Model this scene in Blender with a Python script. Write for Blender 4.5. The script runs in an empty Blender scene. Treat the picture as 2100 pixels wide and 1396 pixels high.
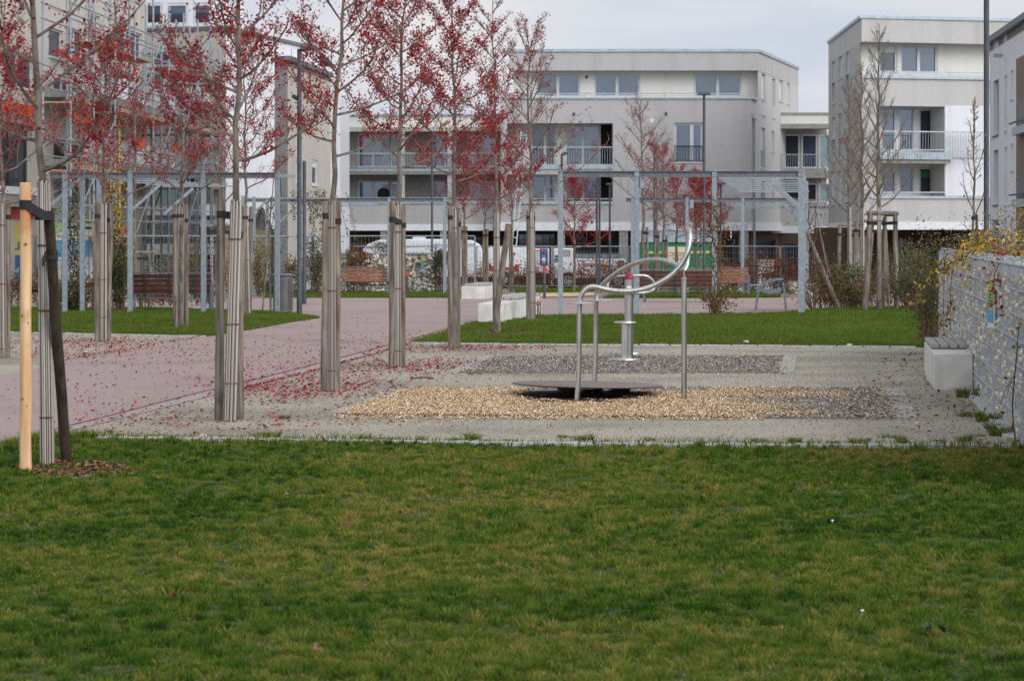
import bpy, math, random
import numpy as np
from mathutils import Vector, Matrix
sc = bpy.context.scene
COL = sc.collection
F = 5500.0          # focal length in photo pixels (2100 wide)
H = 1.65            # eye height
SL = 0.1204         # the estate's street grid is turned a few degrees
TH = math.atan(SL)
CU, SU = math.cos(TH), math.sin(TH)
PI = math.pi
rnd = random.Random(7)

def gz(y):
    """ground height along the view: flat, then falling gently"""
    P = ((-400, 0), (50, 0), (85, -.25), (125, -.85), (900, -.85))
    for (a, za), (b, zb) in zip(P, P[1:]):
        if y <= b:
            return za + (zb - za) * (y - a) / (b - a)
    return -.85
def W(px, py, D):
    return Vector(((px - 1050) * D / F, D, H - (py - 480) * D / F))
def GD(py):
    D = 9075 / (py - 480)
    for _ in range(40):
        D = F * (H - gz(D)) / (py - 480)
    return D
def G(px, py):
    D = GD(py)
    return Vector(((px - 1050) * D / F, D, gz(D)))
def GX(px, D):
    return Vector(((px - 1050) * D / F, D, gz(D)))

# ---------------------------------------------------------------- materials
def lin(c):
    return tuple(((x / 255) / 12.92 if x / 255 <= .04045 else ((x / 255 + .055) / 1.055) ** 2.4) for x in c) + (1,)
MATS = {}
def mat(name, c1, c2=None, scale=5, rough=.6, metal=0, bump=0, bscale=None, stretch=(1, 1, 1), spec=.5,
        detail=4, lo=.35, hi=.65, tint=None, c3=None, s3=.7, lo3=.5, hi3=.7, transl=0, st3=None):
    """procedural: two colours mixed by noise, a third in larger patches, per-leaf tint, bump"""
    if name in MATS: return MATS[name]
    m = bpy.data.materials.new(name); m.use_nodes = True
    nt = m.node_tree; N = nt.nodes; Lk = nt.links
    b = N['Principled BSDF']
    b.inputs['Roughness'].default_value = rough; b.inputs['Metallic'].default_value = metal
    b.inputs['Specular IOR Level'].default_value = spec
    geo = N.new('ShaderNodeNewGeometry')
    mp = N.new('ShaderNodeMapping'); mp.inputs['Scale'].default_value = stretch
    Lk.new(geo.outputs['Position'], mp.inputs['Vector'])
    nz = N.new('ShaderNodeTexNoise'); nz.inputs['Scale'].default_value = scale; nz.inputs['Detail'].default_value = detail
    Lk.new(mp.outputs[0], nz.inputs['Vector'])
    cr = N.new('ShaderNodeValToRGB')
    cr.color_ramp.elements[0].position = lo; cr.color_ramp.elements[1].position = hi
    cr.color_ramp.elements[0].color = lin(c1); cr.color_ramp.elements[1].color = lin(c2 or c1)
    Lk.new(nz.outputs['Fac'], cr.inputs['Fac'])
    col = cr.outputs['Color']
    if c3:
        n3 = N.new('ShaderNodeTexNoise'); n3.inputs['Scale'].default_value = s3; n3.inputs['Detail'].default_value = 5
        if st3:
            m3 = N.new('ShaderNodeMapping'); m3.inputs['Scale'].default_value = st3; Lk.new(geo.outputs['Position'], m3.inputs['Vector']); Lk.new(m3.outputs[0], n3.inputs['Vector'])
        else: Lk.new(geo.outputs['Position'], n3.inputs['Vector'])
        r3 = N.new('ShaderNodeMapRange'); r3.inputs['From Min'].default_value = lo3; r3.inputs['From Max'].default_value = hi3
        Lk.new(n3.outputs['Fac'], r3.inputs['Value'])
        mx = N.new('ShaderNodeMix'); mx.data_type = 'RGBA'
        Lk.new(r3.outputs[0], mx.inputs['Factor']); Lk.new(col, mx.inputs['A']); mx.inputs['B'].default_value = lin(c3)
        col = mx.outputs['Result']
    if tint:
        at = N.new('ShaderNodeAttribute'); at.attribute_name = 'tint'
        tr = N.new('ShaderNodeValToRGB'); els = tr.color_ramp.elements
        while len(els) < len(tint): els.new(.5)
        for i, c in enumerate(tint):
            els[i].position = i / (len(tint) - 1); els[i].color = lin(c)
        Lk.new(at.outputs['Fac'], tr.inputs['Fac'])
        mx = N.new('ShaderNodeMix'); mx.data_type = 'RGBA'; mx.inputs['Factor'].default_value = .7 if c2 else 1
        Lk.new(col, mx.inputs['A']); Lk.new(tr.outputs['Color'], mx.inputs['B'])
        col = mx.outputs['Result']
    Lk.new(col, b.inputs['Base Color'])
    if bump:
        nb = N.new('ShaderNodeTexNoise'); nb.inputs['Scale'].default_value = bscale or scale * 2; nb.inputs['Detail'].default_value = 6
        Lk.new(mp.outputs[0], nb.inputs['Vector'])
        bp = N.new('ShaderNodeBump'); bp.inputs['Strength'].default_value = bump; bp.inputs['Distance'].default_value = .02
        Lk.new(nb.outputs['Fac'], bp.inputs['Height']); Lk.new(bp.outputs[0], b.inputs['Normal'])
    if transl:
        tl = N.new('ShaderNodeBsdfTranslucent'); Lk.new(col, tl.inputs['Color'])
        ms = N.new('ShaderNodeMixShader'); ms.inputs[0].default_value = transl
        Lk.new(b.outputs[0], ms.inputs[1]); Lk.new(tl.outputs[0], ms.inputs[2])
        Lk.new(ms.outputs[0], N['Material Output'].inputs['Surface'])
    MATS[name] = m
    return m
def glass(name, c, mirror):
    """window glass seen from outside in daylight: dark room plus mirrored sky"""
    m = bpy.data.materials.new(name); m.use_nodes = True
    nt = m.node_tree; N = nt.nodes; Lk = nt.links
    b = N['Principled BSDF']; b.inputs['Roughness'].default_value = .4
    geo = N.new('ShaderNodeNewGeometry')
    nz = N.new('ShaderNodeTexNoise'); nz.inputs['Scale'].default_value = .8; nz.inputs['Detail'].default_value = 2
    Lk.new(geo.outputs['Position'], nz.inputs['Vector'])
    cr = N.new('ShaderNodeValToRGB'); cr.color_ramp.elements[0].position = .4; cr.color_ramp.elements[1].position = .62
    cr.color_ramp.elements[0].color = lin([x * .6 for x in c]); cr.color_ramp.elements[1].color = lin(c)
    Lk.new(nz.outputs['Fac'], cr.inputs['Fac']); Lk.new(cr.outputs[0], b.inputs['Base Color'])
    g = N.new('ShaderNodeBsdfGlossy'); g.inputs['Roughness'].default_value = .03; g.inputs['Color'].default_value = (.76, .88, 1, 1)
    bp = N.new('ShaderNodeBump'); bp.inputs['Strength'].default_value = .05; bp.inputs['Distance'].default_value = .02
    Lk.new(nz.outputs['Fac'], bp.inputs['Height']); Lk.new(bp.outputs[0], g.inputs['Normal'])
    ms = N.new('ShaderNodeMixShader'); ms.inputs[0].default_value = mirror
    Lk.new(b.outputs[0], ms.inputs[1]); Lk.new(g.outputs[0], ms.inputs[2])
    Lk.new(ms.outputs[0], N['Material Output'].inputs['Surface'])
    return m

# ---------------------------------------------------------------- mesh builder (world coordinates)
ORG = {}
class MB:
    def __init__(s): s.v = []; s.f = []; s.mi = []
    def add(s, vs, fs, mi=0):
        o = len(s.v); s.v += [tuple(v) for v in vs]
        for f in fs: s.f.append(tuple(o + i for i in f)); s.mi.append(mi)
        return s
    def quad(s, a, b, c, d, mi=0): return s.add([a, b, c, d], [(0, 1, 2, 3)], mi)
    def hexa(s, p, mi=0):   # 8 points, bottom 4 ccw then top 4
        return s.add(p, [(3, 2, 1, 0), (4, 5, 6, 7), (0, 1, 5, 4), (1, 2, 6, 5), (2, 3, 7, 6), (3, 0, 4, 7)], mi)
    def box(s, cx, cy, z0, z1, lu, lv, th=TH, mi=0):
        c, n = math.cos(th), math.sin(th); p = []
        for z in (z0, z1):
            for a, b in ((-1, -1), (1, -1), (1, 1), (-1, 1)):
                u, v = a * lu / 2, b * lv / 2
                p.append((cx + u * c + v * n, cy - u * n + v * c, z))
        return s.hexa(p, mi)
    def prism(s, poly, z0, z1, mi=0):
        n = len(poly)
        vs = [(x, y, z0) for x, y in poly] + [(x, y, z1) for x, y in poly]
        fs = [tuple(range(n))[::-1], tuple(range(n, 2 * n))] + [(i, (i + 1) % n, n + (i + 1) % n, n + i) for i in range(n)]
        return s.add(vs, fs, mi)
    def beam(s, a, b, w, h, mi=0, up=Vector((0, 0, 1))):
        a, b = Vector(a), Vector(b); d = (b - a).normalized()
        if abs(d.dot(up)) > .95: up = Vector((-SU, -CU, 0))
        x = d.cross(up).normalized(); z = x.cross(d)
        p = []
        for q in (a, b):
            for i, j in ((-1, -1), (1, -1), (1, 1), (-1, 1)): p.append(q + x * (i * w / 2) + z * (j * h / 2))
        return s.hexa(p, mi)
    def tube(s, pts, r, n=8, mi=0, cap=True):
        pts = [Vector(p) for p in pts]; k = len(pts)
        rs = r if isinstance(r, (list, tuple)) else [r] * k
        t0 = (pts[1] - pts[0]).normalized()
        ref = Vector((1, 0, 0)) if abs(t0.x) < .8 else Vector((0, 1, 0))
        x = (ref - t0 * ref.dot(t0)).normalized(); vs = []
        for i in range(k):
            t = (pts[min(i + 1, k - 1)] - pts[max(i - 1, 0)])
            t = t.normalized() if t.length > 1e-9 else t0
            x = x - t * x.dot(t)
            x = x.normalized() if x.length > 1e-6 else t.orthogonal().normalized()
            y = t.cross(x)
            for j in range(n):
                a = 2 * PI * j / n
                vs.append(pts[i] + x * (rs[i] * math.cos(a)) + y * (rs[i] * math.sin(a)))
        fs = [(i * n + j, i * n + (j + 1) % n, (i + 1) * n + (j + 1) % n, (i + 1) * n + j) for i in range(k - 1) for j in range(n)]
        if cap: fs += [tuple(range(n))[::-1], tuple(range((k - 1) * n, k * n))]
        return s.add(vs, fs, mi)
    def rev(s, c, prof, n=24, mi=0, tilt=(0, 0)):   # profile (r, z) from bottom to top round a vertical axis
        vs = []; k = len(prof)
        for r, z in prof:
            for j in range(n):
                a = 2 * PI * j / n; x, y = r * math.cos(a), r * math.sin(a)
                vs.append((c[0] + x, c[1] + y, c[2] + z + x * tilt[0] + y * tilt[1]))
        fs = [(i * n + j, i * n + (j + 1) % n, (i + 1) * n + (j + 1) % n, (i + 1) * n + j) for i in range(k - 1) for j in range(n)]
        fs += [tuple(range(n))[::-1], tuple(range((k - 1) * n, k * n))]
        return s.add(vs, fs, mi)
    def build(s, name, mats, parent=None, smooth=False, loc=None, bevel=0):
        me = bpy.data.meshes.new(name); o = bpy.data.objects.new(name, me); COL.objects.link(o)
        if parent is not None: org = ORG[parent]; o.parent = parent
        else:
            if loc is None:
                xs = [v[0] for v in s.v]; ys = [v[1] for v in s.v]; zs = [v[2] for v in s.v]
                loc = ((min(xs) + max(xs)) / 2, (min(ys) + max(ys)) / 2, min(zs))
            org = Vector(loc); o.location = org
        ORG[o] = org
        ox, oy, oz = org
        me.from_pydata([(x - ox, y - oy, z - oz) for x, y, z in s.v], [], s.f)
        for m in (mats if isinstance(mats, (list, tuple)) else [mats]): me.materials.append(m)
        if len(me.materials) > 1: me.polygons.foreach_set('material_index', s.mi)
        if smooth:
            me.polygons.foreach_set('use_smooth', [True] * len(me.polygons))
            me.set_sharp_from_angle(angle=math.radians(40))
        if bevel:
            b = o.modifiers.new('edge', 'BEVEL'); b.width = bevel; b.segments = 2; b.limit_method = 'ANGLE'
        me.update()
        return o
def tag(o, label=None, cat=None, group=None, kind=None):
    if label: o['label'] = label
    if cat: o['category'] = cat
    if group: o['group'] = group
    if kind: o['kind'] = kind
    return o
def thing(name, label, cat, loc, group=None):
    o = bpy.data.objects.new(name, None); COL.objects.link(o); o.location = loc; o.empty_display_size = .2
    ORG[o] = Vector(loc)
    return tag(o, label, cat, group)
def copy_tree(o, parent=None):
    c = o.copy(); COL.objects.link(c); c.parent = parent; ORG[c] = ORG[o]
    for ch in list(o.children): copy_tree(ch, c)
    return c
def npmesh(name, V, Fq, mats, parent=None, tint=None, loc=(0, 0, 0)):
    """fast mesh from arrays; Fq (n,3) or (n,4); tint one value per vertex"""
    me = bpy.data.meshes.new(name); o = bpy.data.objects.new(name, me); COL.objects.link(o)
    org = ORG[parent] if parent is not None else Vector(loc)
    if parent is not None: o.parent = parent
    else: o.location = org
    ORG[o] = org
    V = (V - np.array(org)).astype(np.float32)
    n, k = Fq.shape
    me.vertices.add(len(V)); me.vertices.foreach_set('co', V.ravel())
    me.loops.add(n * k); me.loops.foreach_set('vertex_index', Fq.astype(np.int32).ravel())
    me.polygons.add(n); me.polygons.foreach_set('loop_start', np.arange(0, n * k, k, dtype=np.int32))
    me.polygons.foreach_set('loop_total', np.full(n, k, np.int32))
    if tint is not None:
        a = me.attributes.new('tint', 'FLOAT', 'POINT'); a.data.foreach_set('value', tint.astype(np.float32))
    me.materials.append(mats); me.update(calc_edges=True)
    return o
def cards(name, P, size, m, parent=None, seed=0, flat=0.0, aspect=.62, jit=.35, loc=(0, 0, 0), tint=None):
    """one small folded leaf (two triangles) at each point"""
    r = np.random.default_rng(seed); n = len(P)
    sz = size * (1 + jit * r.uniform(-1, 1, n))
    a = r.normal(size=(n, 3)); a[:, 2] *= (1 - flat)
    a /= np.linalg.norm(a, axis=1)[:, None]
    b = r.normal(size=(n, 3))
    if flat:
        up = np.array([0, 0, 1.]) + r.normal(size=(n, 3)) * (1 - flat) * .9
        b = np.cross(up, a)
    b -= a * (a * b).sum(1)[:, None]; b /= np.linalg.norm(b, axis=1)[:, None] + 1e-9
    c = np.cross(a, b)
    s = sz[:, None]
    fold = c * s * r.uniform(.05, .3, n)[:, None]
    V = np.stack([P - a * s * .5, P + b * s * .5 * aspect + fold, P + a * s * .5, P - b * s * .5 * aspect + fold], 1).reshape(-1, 3)
    i = np.arange(n) * 4
    Fq = np.concatenate([np.stack([i, i + 1, i + 2], 1), np.stack([i, i + 2, i + 3], 1)])
    t = r.uniform(0, 1, n) if tint is None else tint
    return npmesh(name, V, Fq, m, parent, np.repeat(t, 4), loc)
def blades(name, X, Y, Z, h, w, m, parent=None, seed=0, lean=.5, loc=(0, 0, 0), tbias=None):
    """grass blades, one bent strip each"""
    r = np.random.default_rng(seed); n = len(X)
    h = h * r.uniform(.55, 1.25, n); w = w * r.uniform(.7, 1.3, n)
    ang = r.uniform(0, 2 * PI, n); dx, dy = np.cos(ang), np.sin(ang)
    ln = h * lean * r.uniform(.1, 1.6, n); la = r.uniform(0, 2 * PI, n); lx, ly = np.cos(la) * ln, np.sin(la) * ln
    hw = w / 2
    def pt(s, t, k): return np.stack([X + dx * hw * s + lx * k, Y + dy * hw * s + ly * k, Z + h * t], 1)
    V = np.stack([pt(-1, 0, 0), pt(1, 0, 0), pt(.8, .6, .35), pt(-.8, .6, .35), pt(0, 1, 1)], 1).reshape(-1, 3)
    i = np.arange(n) * 5
    Fq = np.concatenate([np.stack([i, i + 1, i + 2], 1), np.stack([i, i + 2, i + 3], 1), np.stack([i + 3, i + 2, i + 4], 1)])
    t = r.uniform(0, 1, n)
    if tbias is not None: t = np.clip(.45 * t + 1.3 * (tbias - .5) + .3, 0, 1)
    return npmesh(name, V, Fq, m, parent, np.repeat(t, 5), loc)
def clip_y(poly, ya, yb):
    def half(p, f, inter):
        out = []
        for i in range(len(p)):
            a, b = p[i - 1], p[i]
            if f(b):
                if not f(a): out.append(inter(a, b))
                out.append(b)
            elif f(a): out.append(inter(a, b))
        return out
    def cut(y): return lambda a, b: (a[0] + (b[0] - a[0]) * (y - a[1]) / (b[1] - a[1]), y)
    p = half(poly, lambda q: q[1] >= ya, cut(ya))
    return half(p, lambda q: q[1] <= yb, cut(yb)) if p else p
def sheet(name, poly, off, m, kind='structure'):
    """ground sheet that follows the terrain"""
    mb = MB()
    for a, b in ((-60, 50), (50, 85), (85, 125), (125, 900)):
        p = clip_y(poly, a, b)
        if len(p) > 2: mb.add([(x, y, gz(y) + off) for x, y in p], [tuple(range(len(p)))])
    o = mb.build(name, m); o['kind'] = kind
    # make every face look up
    for f in o.data.polygons:
        if f.normal.z < 0: f.flip()
    return o
def inside(poly, X, Y):
    ins = np.zeros(len(X), bool); n = len(poly)
    for i in range(n):
        x1, y1 = poly[i - 1]; x2, y2 = poly[i]
        c = ((y1 > Y) != (y2 > Y)) & (X < (x2 - x1) * (Y - y1) / ((y2 - y1) if y2 != y1 else 1e-9) + x1)
        ins ^= c
    return ins
def gp(L): return [tuple(G(x, y)[:2]) for x, y in L]
NR = np.random.default_rng(11)
def vnoise(X, Y, s, seed=0):
    """cheap smooth value noise 0..1"""
    r = np.random.default_rng(seed); T = r.uniform(0, 1, (64, 64))
    x, y = X * s, Y * s; xi, yi = np.floor(x).astype(int), np.floor(y).astype(int); fx, fy = x - xi, y - yi
    fx, fy = fx * fx * (3 - 2 * fx), fy * fy * (3 - 2 * fy)
    g = lambda i, j: T[i % 64, j % 64]
    return (g(xi, yi) * (1 - fx) + g(xi + 1, yi) * fx) * (1 - fy) + (g(xi, yi + 1) * (1 - fx) + g(xi + 1, yi + 1) * fx) * fy
def text(s, size, p, xdir, m, parent, name='lettering', ext=.004):
    """raised lettering on a vertical face: p lower left, xdir reading direction"""
    c = bpy.data.curves.new('t', 'FONT'); c.body = s; c.size = size; c.extrude = ext
    t = bpy.data.objects.new('t', c); COL.objects.link(t)
    dg = bpy.context.evaluated_depsgraph_get(); dg.update()
    me = bpy.data.meshes.new_from_object(t.evaluated_get(dg)); bpy.data.objects.remove(t)
    o = bpy.data.objects.new(name, me); COL.objects.link(o)
    x = Vector(xdir).normalized(); z = Vector((0, 0, 1)); y = z.cross(x) * -1
    R = Matrix((x, z, x.cross(z))).transposed().to_4x4()
    me.transform(Matrix.Translation(Vector(p) - ORG[parent]) @ R)
    o.parent = parent; ORG[o] = ORG[parent]; me.materials.clear(); me.materials.append(m)
    return o

# ---------------------------------------------------------------- palette
M = {}
M['ground'] = mat('earth', (112, 100, 88), (134, 122, 106), 1.5, .95, bump=.3, bscale=30)
M['gravel'] = mat('gravel', (142, 135, 119), (182, 173, 154), 70, .95, bump=.55, bscale=55, c3=(124, 115, 99), s3=.55, lo3=.45, hi3=.75)
M['path'] = mat('pink_asphalt', (146, 125, 120), (170, 148, 142), 60, .9, bump=.3, bscale=90, c3=(138, 116, 110), s3=.45, lo3=.5, hi3=.8)
M['border'] = mat('pink_border', (152, 134, 128), (170, 151, 145), 40, .9, bump=.2)
M['joint'] = mat('joint', (96, 76, 72), (118, 92, 86), 20, .95)
M['soil'] = mat('lawn_soil', (44, 52, 18), (70, 74, 30), 9, 1, bump=.5, bscale=40)
M['lawn'] = mat('grass_blade', (80, 90, 30), None, rough=.75, spec=.12, tint=((40, 66, 21), (64, 99, 28), (92, 116, 38), (128, 131, 56), (162, 142, 80)), transl=.3)
M['lawn2'] = mat('grass_blade_far', (72, 98, 34), (104, 118, 48), 1.2, .75, spec=.12, tint=((62, 90, 30), (92, 114, 40), (120, 130, 58)), c3=(116, 118, 52), s3=1, transl=.3)
M['mulch'] = mat('mulch', (124, 114, 105), (170, 159, 148), 45, .95, bump=.4, bscale=70)
M['chipbed'] = mat('chip_bed', (176, 138, 92), (222, 190, 140), 45, .9, bump=.6, bscale=60)
M['chip'] = mat('wood_chip', (200, 160, 100), None, rough=.9, tint=((178, 140, 98), (218, 186, 144), (236, 212, 174), (246, 232, 204)))
M['darkchip'] = mat('old_chip', (90, 80, 72), None, rough=.9, tint=((104, 94, 86), (156, 144, 134), (182, 171, 160), (212, 202, 190)))
M['redleaf'] = mat('red_leaf', (150, 20, 30), None, rough=.6, spec=.25, tint=((80, 18, 26), (150, 18, 36), (176, 26, 42), (200, 46, 50)), transl=.33)
M['deadleaf'] = mat('fallen_leaf', (130, 20, 34), None, rough=.7, tint=((104, 22, 36), (158, 30, 50), (176, 50, 62)))
M['brownleaf'] = mat('brown_leaf', (90, 60, 40), None, rough=.8, tint=((70, 36, 30), (116, 62, 50), (158, 118, 92)))
M['bark'] = mat('bark', (84, 76, 68), (132, 120, 108), 14, .9, bump=.5, stretch=(1, 1, .4), c3=(96, 92, 76), s3=5, lo3=.55, hi3=.8)
M['palebark'] = mat('pale_bark', (86, 76, 66), (134, 122, 108), 12, .9, bump=.4, stretch=(1, 1, .4))
M['stake'] = mat('weathered_stake', (80, 70, 61), (150, 138, 124), 16, .9, bump=.6, bscale=22, stretch=(2.2, 2.2, .12), detail=7, c3=(76, 64, 55), s3=3, lo3=.55, hi3=.8)
M['newstake'] = mat('fresh_stake', (206, 152, 104), (228, 196, 154), 9, .75, bump=.2, stretch=(2.4, 2.4, .16), detail=6, c3=(188, 124, 78), s3=4, lo3=.6, hi3=.78)
M['darkstake'] = mat('dark_stake', (34, 27, 21), (72, 55, 40), 14, .9, bump=.5, stretch=(2, 2, .15), c3=(58, 56, 38), s3=3)
M['reed'] = mat('reed', (150, 140, 124), None, rough=.7, tint=((62, 53, 47), (128, 118, 108), (168, 159, 148), (194, 186, 176)))
M['wire'] = mat('rusty_wire', (84, 52, 38), (110, 72, 52), 30, .8)
M['strap'] = mat('black_strap', (24, 24, 26), (34, 34, 36), 60, .7)
M['steel'] = mat('brushed_steel', (176, 174, 170), (204, 202, 198), 8, .28, 1, stretch=(6, 6, .5))
M['disc'] = mat('brown_plate', (112, 98, 92), (134, 119, 111), 26, .6, .2, bump=.15)
M['spring'] = mat('spring_dark', (34, 24, 22), (54, 34, 30), 12, .5, .4)
M['redcap'] = mat('red_cap', (136, 22, 48), (150, 30, 56), 10, .35)
M['galv'] = mat('galvanised', (136, 146, 152), (154, 163, 168), 16, .5, .3, detail=6, lo=.4, hi=.6)
M['galvdark'] = mat('galvanised_dull', (92, 98, 106), (122, 128, 134), 20, .6, .3)
M['anth'] = mat('anthracite', (58, 62, 68), (72, 76, 82), 6, .5, .2)
M['binmetal'] = mat('bin_paint', (86, 84, 80), (100, 98, 94), 5, .5, .2)
M['wood'] = mat('bench_wood', (64, 31, 18), (92, 46, 28), 12, .6, stretch=(.4, .4, 3), bump=.2)
M['woodpale'] = mat('bench_wood_faded', (124, 84, 66), (158, 112, 88), 12, .65, stretch=(.4, .4, 3), bump=.2)
M['greywood'] = mat('grey_slat', (146, 140, 134), (180, 174, 167), 10, .8, stretch=(3, .4, 3), bump=.25)
M['concrete'] = mat('pale_concrete', (200, 197, 190), (221, 218, 211), 5, .85, bump=.12, bscale=40, c3=(174, 170, 160), s3=1.4, lo3=.5, hi3=.85)
M['slab'] = mat('edging_slab', (150, 146, 136), (172, 166, 156), 14, .9, bump=.2)
M['kerb'] = mat('granite_kerb', (160, 161, 158), (190, 191, 188), 22, .85, bump=.3)
M['stone'] = mat('limestone', (206, 192, 164), (236, 226, 206), 9, .85, bump=.4, tint=((160, 148, 126), (224, 212, 188), (240, 232, 214)))
M['stonecore'] = mat('stone_core', (84, 82, 78), (150, 147, 140), 12, .95, bump=.9, bscale=14)
M['boulder'] = mat('boulder', (176, 168, 148), (204, 196, 178), 8, .9, bump=.4)
# render, roofs, fittings
M['greyrender'] = mat('grey_render', (176, 174, 172), (183, 181, 179), 12, .92, bump=.12, bscale=60, c3=(163, 160, 157), s3=1.1, st3=(1, 1, .09), lo3=.48, hi3=.8)
M['beigerender'] = mat('beige_render', (186, 184, 181), (194, 192, 189), 12, .92, bump=.12, bscale=60, c3=(174, 171, 166), s3=1.1, st3=(1, 1, .09), lo3=.48, hi3=.8)
M['whiterender'] = mat('white_render', (218, 219, 222), (226, 227, 230), 10, .9, bump=.1, bscale=60, c3=(200, 200, 202), s3=1.1, st3=(1, 1, .08), lo3=.5, hi3=.85)
M['creamrender'] = mat('cream_render', (220, 220, 212), (226, 226, 218), 10, .9, bump=.1, bscale=60, c3=(206, 205, 196), s3=1, st3=(1, 1, .1), lo3=.5, hi3=.85)
M['tanrender'] = mat('tan_render', (182, 176, 165), (192, 186, 175), 10, .92, bump=.1, bscale=60, c3=(164, 158, 147), s3=1, st3=(1, 1, .1), lo3=.5, hi3=.85)
M['brownpanel'] = mat('brown_panel', (112, 90, 80), (128, 106, 94), 6, .7)
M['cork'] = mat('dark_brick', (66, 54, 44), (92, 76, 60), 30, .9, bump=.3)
M['slabgrey'] = mat('exposed_concrete', (140, 138, 132), (158, 156, 150), 6, .9, bump=.2)
M['capmetal'] = mat('zinc_cap', (156, 170, 176), (176, 188, 193), 4, .45, .3)
M['frame'] = mat('window_frame', (196, 200, 202), (206, 210, 212), 5, .5)
M['blind'] = mat('roller_blind', (206, 208, 206), (216, 218, 216), 3, .7, stretch=(.2, .2, 20))
M['rail'] = mat('rail_steel', (150, 160, 166), (176, 186, 190), 10, .4, .6)
M['raildark'] = mat('rail_dark', (40, 42, 46), (52, 54, 58), 10, .5, .4)
M['glass'] = glass('window_glass', (42, 56, 80), .105)
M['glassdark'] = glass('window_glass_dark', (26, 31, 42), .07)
M['glassgreen'] = mat('greenish_glass', (140, 162, 164), (156, 178, 180), 2, .25)
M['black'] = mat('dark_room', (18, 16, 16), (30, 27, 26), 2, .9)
M['white'] = mat('white_paint', (216, 218, 220), (226, 228, 230), 6, .35)
M['orange'] = mat('orange_tarp', (196, 74, 34), (210, 88, 44), 3, .7)
M['red'] = mat('red_paint', (168, 26, 22), (190, 38, 30), 4, .5)
M['plank'] = mat('scaffold_plank', (134, 104, 84), (184, 150, 122), 8, .85, stretch=(.6, .6, 4))
M['yellow'] = mat('yellow_print', (206, 184, 96), (214, 192, 104), 3, .6)
M['yellowpipe'] = mat('yellow_pipe', (196, 156, 62), (206, 168, 74), 5, .5)
M['blue'] = mat('blue_print', (46, 98, 148), (56, 108, 160), 3, .6)
M['skyblue'] = mat('sky_print', (84, 164, 208), (120, 184, 218), 1.2, .6)
M['palegreen'] = mat('green_print', (164, 196, 126), (176, 206, 138), 3, .6)
M['signgreen'] = mat('sign_green', (134, 176, 96), (142, 184, 104), 3, .5)
M['signyellow'] = mat('sign_yellow', (206, 200, 74), (214, 208, 84), 3, .5)
M['signblue'] = mat('sign_blue', (62, 148, 196), (72, 158, 206), 3, .5)
M['print'] = mat('dark_print', (44, 44, 50), None, rough=.6)
M['navy'] = mat('navy_print', (36, 52, 110), (50, 70, 136), 3, .5)
M['green'] = mat('container_green', (14, 118, 78), (24, 134, 90), 3, .5)
M['creampaint'] = mat('cream_panel', (214, 204, 178), (222, 212, 186), 4, .6)
M['sandwall'] = mat('sand_wall', (196, 178, 138), (206, 188, 148), 5, .9)
M['evergreen'] = mat('evergreen_leaf', (38, 56, 26), None, rough=.6, tint=((22, 34, 16), (44, 62, 28), (74, 92, 44)), transl=.2)
M['olive'] = mat('olive_leaf', (90, 92, 40), None, rough=.7, tint=((54, 50, 28), (92, 88, 42), (124, 112, 56), (120, 80, 40)), transl=.25)
M['rust'] = mat('rust_leaf', (130, 60, 30), None, rough=.75, tint=((84, 34, 24), (132, 56, 30), (160, 84, 40), (110, 40, 34)), transl=.25)
M['gold'] = mat('gold_leaf', (200, 160, 40), None, rough=.65, tint=((112, 120, 40), (196, 156, 40), (220, 178, 56), (206, 140, 60)), transl=.3)
M['orangeleaf'] = mat('orange_leaf', (190, 90, 50), None, rough=.7, tint=((170, 70, 40), (204, 110, 66)), transl=.3)
M['creeper'] = mat('red_creeper', (150, 30, 40), None, rough=.6, tint=((112, 26, 30), (160, 36, 44), (178, 70, 50)), transl=.3)
M['dry'] = mat('dry_brown', (110, 80, 60), None, rough=.85, tint=((72, 50, 40), (112, 82, 60), (140, 104, 76)), transl=.15)
M['greygreen'] = mat('grey_green_leaf', (104, 112, 88), None, rough=.8, tint=((70, 80, 58), (108, 116, 92), (146, 148, 120)), transl=.2)
M['twig'] = mat('twig', (86, 62, 50), (110, 84, 68), 20, .9)
M['tile'] = mat('grey_box', (168, 166, 160), (180, 178, 172), 4, .8)
M['meshwire'] = mat('mesh_wire', (150, 156, 160), (182, 188, 192), 30, .6, .1)
M['alu'] = mat('aluminium', (170, 174, 176), (188, 190, 192), 6, .45, .5)
M['platform_shade'] = mat('painted_shade', (22, 18, 16), (34, 28, 24), 20, 1, bump=.4)  # near black colour for the shade painted under the spring platform
# ================================================================ ground
g = MB()
for a, b in ((-400, 50), (50, 85), (85, 125), (125, 1500)):
    g.quad((-900, a, gz(a)), (900, a, gz(a)), (900, b, gz(b)), (-900, b, gz(b)))
g.build('ground', M['ground'], loc=(0, 0, 0))['kind'] = 'structure'

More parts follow.
